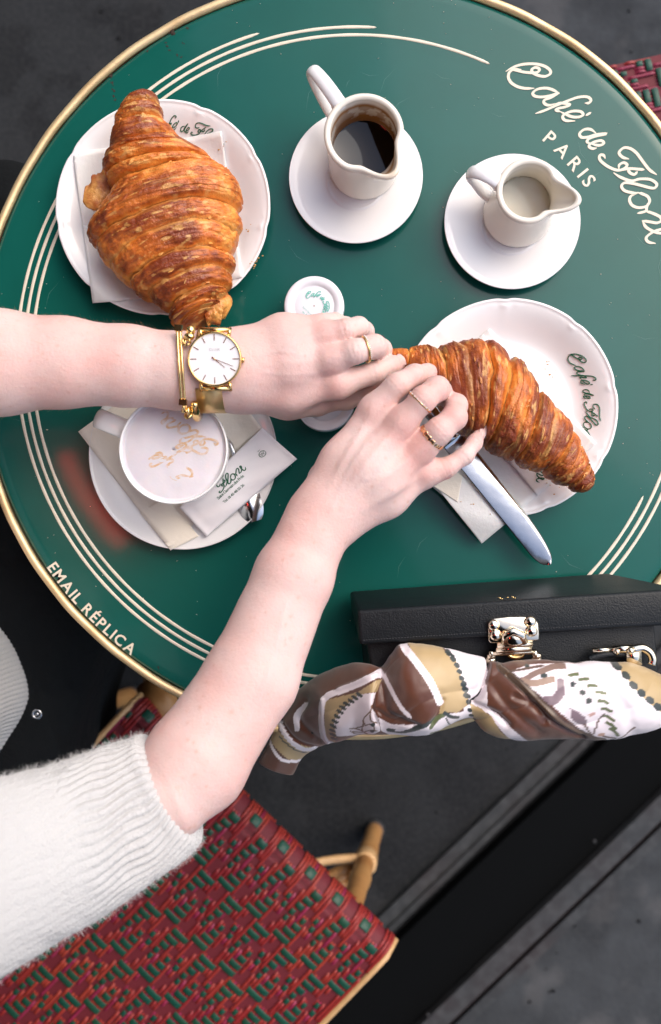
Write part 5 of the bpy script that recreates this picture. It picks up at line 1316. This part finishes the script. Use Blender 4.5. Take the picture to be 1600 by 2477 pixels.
b = MB(); b.tube([P(*bpx(u, v), h) for u, v, h in ((375, 540, .086), (380, 480, .089), (440, 452, .091), (500, 480, .089), (520, 535, .086))], .0030, 10); b.ball(P(*bpx(450, 510), .087), .0075, 8, (1, .8, .4)); b.build('clasp_tongue', M['pale_gold'], cl)
for u0, u1, v, h, r in ((318, 580, 552, .0855, .0024), (310, 570, 585, .083, .0028), (285, 600, 612, .080, .0020)):
    b = MB(); b.tube([P(*bpx(u0, v+6), h), P(*bpx(u1, v-8), h)], r, 12); b.build('hinge_bar', M['pale_gold'], cl)
b = MB(); b.tube(spline([P(*bpx(u, v), .079) for u, v in ((392, 600), (410, 635), (450, 648), (495, 640), (520, 612))], 6), .0016, 8); b.build('clasp_loop', M['gold'], cl)
for u in (270, 610):
    b = MB(); b.tube([P(*bpx(u-25, 645), .078), P(*bpx(u+30, 632), .078)], .0026, 10); b.ball(P(*bpx(u, 668), .077), .0040, 6, (1, 1, .6)); b.tube([P(*bpx(u+(10 if u < 400 else -20), 600), .080), P(*bpx(u, 650), .078)], .0022, 8); b.build('side_hook', M['pale_gold'], cl)
b = MB()
b.tube([P(*bpx(1030, 597), .078), P(*bpx(1180, 590), .078)], .0018, 8); b.tube([P(*bpx(1180, 592), .078), P(*bpx(1330, 580), .079)], .0030, 10)
b.tube(spline([P(*bpx(u, v), .079) for u, v in ((1330, 590), (1400, 578), (1455, 610), (1478, 660), (1470, 700))], 6), .0030, 10); b.box(P(*bpx(1335, 640), .079), (.010, .012, .004), rotz(.05)); b.ball(P(*bpx(1312, 598), .082), .0028, 6); b.ball(P(*bpx(1210, 605), .080), .0024, 6)
b.build('shackle', M['pale_gold'], bag)
b = MB(); b.tube(spline([P(*bpx(u, v), .078) for u, v in ((1000, 660), (1060, 640), (1160, 625), (1280, 625))], 5), .0022, 8); b.build('strap_loop', M['black_leather'], bag)
b = MB()
for u, v, s in ((315, 190, 8), (330, 196, 5), (372, 186, 3), (410, 184, 8), (425, 190, 5)): 
    w = P(*bpx(u, v), .060); b.box(w+[0, 0, .0165], (.0010*s*.35, .0006, .0003), rotz(RNG.uniform(-.6, .2)))
o = b.build('gold_embossing', M['gold'], bag); 
# handle arch inside the scarf
b = MB(); b.tube(spline([P(x, y, h) for x, y, h in ((1640, 1560, .06), (1760, 1650, .06), (1700, 1700, .075), (1500, 1700, .084), (1200, 1680, .086), (1000, 1670, .084), (850, 1700, .06), (720, 1790, -.01), (690, 1830, -.02))], 8), .008, 10); b.build('handle', M['black_leather'], bag)

# ------------------------------------------------------------------ silk scarf wound round the handle
def ap(u, v): return (620+u*.3247, 1500+v*.3247)
sst = [((626,1842),(711,1873),-.025,.8),((652,1796),(738,1828),-.015,.9),((684,1730),(775,1806),0,.9),((718,1678),(800,1797),.015,.9),((765,1640),(822,1792),.040,.9),((838,1608),(868,1776),.060,.8),((890,1608),(905,1776),.076,.75),((922,1612),(930,1776),.080,.7),
 ((945,1582),(962,1775),.083,.75),((968,1556),(1000,1778),.085,.8),((1010,1556),(1045,1776),.086,.8),((1070,1568),(1085,1754),.086,.75),((1120,1577),(1128,1738),.084,.65),((1160,1588),(1150,1745),.084,.65),((1200,1600),(1180,1772),.085,.7),((1260,1600),(1240,1791),.086,.75),
 ((1340,1597),(1330,1790),.086,.78),((1430,1598),(1430,1788),.085,.78),((1500,1603),(1500,1783),.083,.8),((1560,1615),(1565,1772),.078,.8),((1640,1650),(1620,1750),.070,.8)]
k = 20; Ls = spline(np.array([s[0] for s in sst], float), k); Rs = spline(np.array([s[1] for s in sst], float), k); Zs = spline(np.array([[s[2], s[3]] for s in sst]), k)
n = len(Ls); nv = 260; ang = np.linspace(0, 2*math.pi, nv, endpoint=False)
A3 = np.array([P(a[0], a[1], z) for a, z in zip(Ls, Zs[:, 0])]); B3 = np.array([P(a[0], a[1], z) for a, z in zip(Rs, Zs[:, 0])]); C = (A3+B3)/2; H = (B3-A3)/2; hw = np.linalg.norm(H, axis=1)
ca, sa = np.cos(ang), np.sin(ang)
PXc = ((Ls+Rs)/2)[:, None]+((Rs-Ls)/2)[:, None]*ca[None, :, None]          # printed pattern coordinates
X, Y = PXc[..., 0], PXc[..., 1]
brown = np.array(lin((88, 47, 27))); dbrown = np.array(lin((60, 32, 22))); gold_ = np.array(lin((176, 150, 106))); white = np.array(lin((236, 226, 230))); dgr = np.array(lin((34, 44, 42))); olive = np.array(lin((92, 100, 62))); purp = np.array(lin((128, 108, 116)))
colr = np.broadcast_to(brown, X.shape+(3,)).copy(); dsp = np.zeros_like(X)
def inpoly(pts):
    pts = np.array(pts); r = np.zeros(X.shape, bool); j = len(pts)-1
    for i in range(len(pts)):
        xi, yi = pts[i]; xj, yj = pts[j]
        if yi != yj: r ^= ((yi > Y) != (yj > Y)) & (X < (xj-xi)*(Y-yi)/(yj-yi)+xi)
        j = i
    return r
def near(pts, smooth=True):
    q = spline(np.array(pts), 6) if smooth else np.array(pts); d = np.full(X.shape, 1e9)
    for a, b_ in zip(q[:-1], q[1:]):
        ba = b_-a; t = np.clip(((X-a[0])*ba[0]+(Y-a[1])*ba[1])/(ba@ba+1e-9), 0, 1); d = np.minimum(d, np.hypot(X-a[0]-t*ba[0], Y-a[1]-t*ba[1]))
    return d
def A(l): return [ap(*q) for q in l]
def B(l): return [bpx(*q) for q in l]
def fill(l, c): 
    m_ = inpoly(l); colr[m_] = c
def line(l, w, c): colr[near(l) < w*.3247/2] = c
def teeth(l, w, c, lenk=1.9):
    q = spline(np.array(l), 10); s = np.concatenate([[0], np.cumsum(np.linalg.norm(np.diff(q, axis=0), axis=1))]); m_ = int(s[-1]/(w*.3247*1.15))
    for t in np.linspace(0, s[-1], m_+1):
        c0 = np.array([np.interp(t, s, q[:, 0]), np.interp(t, s, q[:, 1])]); dx, dy = X-c0[0], Y-c0[1]; r = w*.3247/2
        e = .5; u = dx*math.cos(e)+dy*math.sin(e); v = -dx*math.sin(e)+dy*math.cos(e); colr[(u/(r*lenk))**2+(v/(r*.85))**2 < 1] = c
fill(A([(155,790),(300,880),(470,950),(400,1045),(250,1010),(105,880)]), gold_); line(A([(165,735),(250,850),(350,930),(460,955)]), 34, white); line(A([(105,895),(190,1000),(280,1030),(390,1045)]), 24, white); teeth(A([(190,850),(300,935),(380,970)]), 12, dgr)
line(A([(375,590),(312,680),(318,775)]), 38, white)
fill(A([(520,560),(760,500),(940,395),(900,500),(760,520),(640,620),(590,720),(600,830),(590,900),(520,880)]), gold_)
fill(A([(760,520),(890,505),(860,620),(910,700),(925,800),(850,850),(700,835),(600,825),(585,700),(650,620)]), white)
line(A([(930,370),(780,440),(650,490),(545,530),(500,600),(498,750),(520,860),(560,900)]), 42, white)
teeth(A([(770,520),(660,600),(600,690),(575,780),(585,850)]), 30, dgr)
for l in ([(700,770),(760,780),(830,830)], [(720,800),(790,810),(850,790),(900,800)], [(800,720),(790,790),(830,840)], [(850,640),(800,700),(810,740)], [(700,790),(760,830),(880,840)], [(860,600),(850,700),(900,740)], [(740,770),(860,740),(880,800)]): line(A(l), 9, np.array(lin((120, 92, 70))))
for q in ((865, 745), (860, 800)): line(A([q, (q[0]+4, q[1]+3), (q[0]+8, q[1])]), 26, dgr)
line(A([(950,380),(1010,500),(1070,600),(1135,680)]), 30, white)
line(A([(1010,650),(1090,690),(1200,730)]), 36, dbrown)
fill(A([(1130,160),(1380,200),(1450,280),(1500,420),(1540,560),(1480,630),(1350,660),(1365,570),(1290,420),(1190,280)]), gold_)
fill(A([(1400,200),(1700,200),(1700,760),(1540,760),(1530,560),(1500,420),(1460,290)]), white)
line(A([(1090,165),(1200,300),(1290,430),(1355,575)]), 52, white)
fill(A([(910,690),(1000,740),(1160,745),(1300,710),(1380,660),(1560,640),(1560,760),(1330,870),(1000,850),(930,800)]), white)
line(A([(985,790),(1100,795),(1220,745),(1320,700)]), 34, dgr); line(A([(1040,790),(1090,782)]), 18, white); line(A([(1290,760),(1340,690),(1380,665)]), 30, olive); line(A([(1390,650),(1440,680),(1490,690)]), 30, dgr); line(A([(1400,690),(1430,750),(1460,780)]), 12, dgr); line(A([(1300,830),(1420,800),(1480,780)]), 22, olive)
fill(B([(0,560),(120,600),(255,655),(240,720),(180,880),(110,960),(60,980),(40,800),(0,640)]), white)
fill(B([(-60,640),(0,650),(30,740),(60,860),(100,960),(0,1020),(-60,1010)]), gold_)
fill(B([(100,970),(180,1000),(260,1060),(330,1170),(440,1265),(300,1270),(150,1150)]), gold_)
fill(B([(150,900),(250,1010),(370,1110),(545,1268),(430,1268),(330,1160),(240,1040),(130,955)]), white)
line(A([(1420,230),(1465,260)]), 20, dgr); teeth(A([(1425,235),(1480,300),(1510,380),(1530,460),(1560,540)])+B([(55,810),(65,890),(90,950)]), 40, dgr, 1.2)
teeth(B([(95,960),(100,1010),(115,1060),(135,1100)]), 34, dgr, 1.2)
fill(B([(380,740),(520,700),(840,670),(1400,670),(1560,720),(1560,1200),(1400,1260),(1080,1250),(940,1190),(800,1060),(640,920),(470,790)]), white)
fill(B([(1175,680),(1350,680),(1500,740),(1620,830),(1640,1100),(1540,1050),(1400,960),(1300,860),(1220,760)]), gold_)
line(B([(1390,688),(1480,700),(1560,745),(1620,800)]), 40, white)
teeth(B([(1190,700),(1250,780),(1300,850),(1370,900),(1430,960),(1520,1010),(1600,1040)]), 62, dgr, 1.15)
for k_, (u, v) in enumerate([(860,740),(925,770),(980,820),(1035,868),(1055,930),(1080,990),(1100,1055),(1120,1110),(1150,1160)]):
    line(B([(u-32, v+8-3*k_), (u, v), (u+32, v-8+5*k_)]), 24, olive)
for u, v, r in ((635,765,52),(755,795,56),(840,810,44),(905,870,40),(945,925,46),(520,708,36)): line(B([(u-4, v), (u, v+3), (u+5, v-3)]), r*.8, dgr)
fill(B([(810,975),(870,1005),(930,1050),(938,1120),(880,1105),(825,1060)]), purp); line(B([(755,800),(745,870),(700,920),(640,925)]), 62, purp); line(B([(460,800),(600,740),(720,700),(800,690)]), 34, np.array(lin((130, 104, 92)))); line(B([(700,780),(560,810),(480,800)]), 40, np.array(lin((150, 122, 104))))
for l in ([(930,1110),(960,1160),(1000,1200)], [(1060,1030),(1020,1100),(1000,1180)], [(1300,1140),(1250,1190),(1200,1230)], [(1050,1190),(1110,1210),(1180,1225)], [(400,735),(520,720),(640,700)]): line(B(l), 14, np.array(lin((96, 74, 64))))
line(B([(960,1030),(985,1020)]), 26, np.array(lin((190, 150, 140)))); line(B([(1050,1190),(1070,1185)]), 26, np.array(lin((190, 150, 130))))
hem = B([(330,700),(400,770),(560,900),(760,1090),(960,1210),(1090,1250)]); dh = near(hem); colr[dh < 6.5] = np.array(lin((84, 62, 42))); colr[(dh < 9.5) & (dh > 6.5)] = np.array(lin((58, 36, 26)))
# folds and creases of the cloth
def crease(l, w, d): 
    global dsp
    dsp = dsp-d*np.exp(-(near(l)/w)**2)
crease(A([(940,365),(880,500),(870,620),(900,740)]), 5, .0012); crease(A([(500,560),(495,750),(530,890)]), 5, -.0018); crease(A([(380,560),(330,690),(420,800),(500,880)]), 8, .0035)
crease(A([(930,380),(960,560),(1000,660),(1200,740)]), 6, .0014); crease(A([(1370,560),(1340,660),(1300,720)]), 7, .0018); crease(A([(900,640),(1000,700),(1160,745)]), 6, .0015)
crease(A([(180,720),(300,850),(460,930)]), 5, .003); crease(B([(255,655),(180,880),(120,950)]), 5, .0065); crease(B([(110,960),(250,1010),(370,1110)]), 7, .003)
crease(B([(330,700),(470,830),(660,1010),(900,1190)]), 4, -.0016); crease(B([(380,760),(520,900),(700,1090),(940,1230)]), 5, .0028); crease(B([(250,800),(400,1000),(600,1180)]), 12, .0018); crease(B([(420,900),(560,960),(640,1080)]), 8, .002)
crease(B([(900,700),(1150,900),(1300,1180)]), 18, .0015); crease(A([(1100,200),(1000,380),(960,560)]), 12, .0015); crease(A([(620,480),(760,430),(930,380)]), 4, -.0015)
arc = np.concatenate([[0], np.cumsum(np.linalg.norm(np.diff(C, axis=0), axis=1))])[:, None]+0*X
dsp = dsp+.0030*(fbm(np.stack([X*.018, Y*.018, 0*X], -1), 3)-.5)
_ph = X*.014+Y*.026+3.2*fbm(np.stack([X*.006, Y*.006, 0*X+2], -1), 2); _m = sstep(.42, .62, fbm(np.stack([X*.010, Y*.010, 0*X+7], -1), 2))
dsp = dsp+.0022*(np.abs(np.sin(_ph))**.7-.6)*_m
zr = (hw*Zs[:, 1])[:, None]
V = C[:, None]+H[:, None]*ca[None, :, None]; V[..., 2] += zr*sa[None]
Nn = ca[None, :, None]*(H/hw[:, None])[:, None]+sa[None, :, None]*np.array([0, 0, 1.]); V = V+Nn*dsp[..., None]
sc_ = empty('silk_scarf', 'brown, gold and white printed silk scarf knotted around the bag handle', 'scarf', P(1150, 1690, .06))
F = grid_faces(n, nv, True).tolist()+[tuple(range(nv))[::-1], tuple((n-1)*nv+j for j in range(nv))]
mk('wrap', V.reshape(-1, 3), F, M['silk'], sc_, col=colr.reshape(-1, 3))
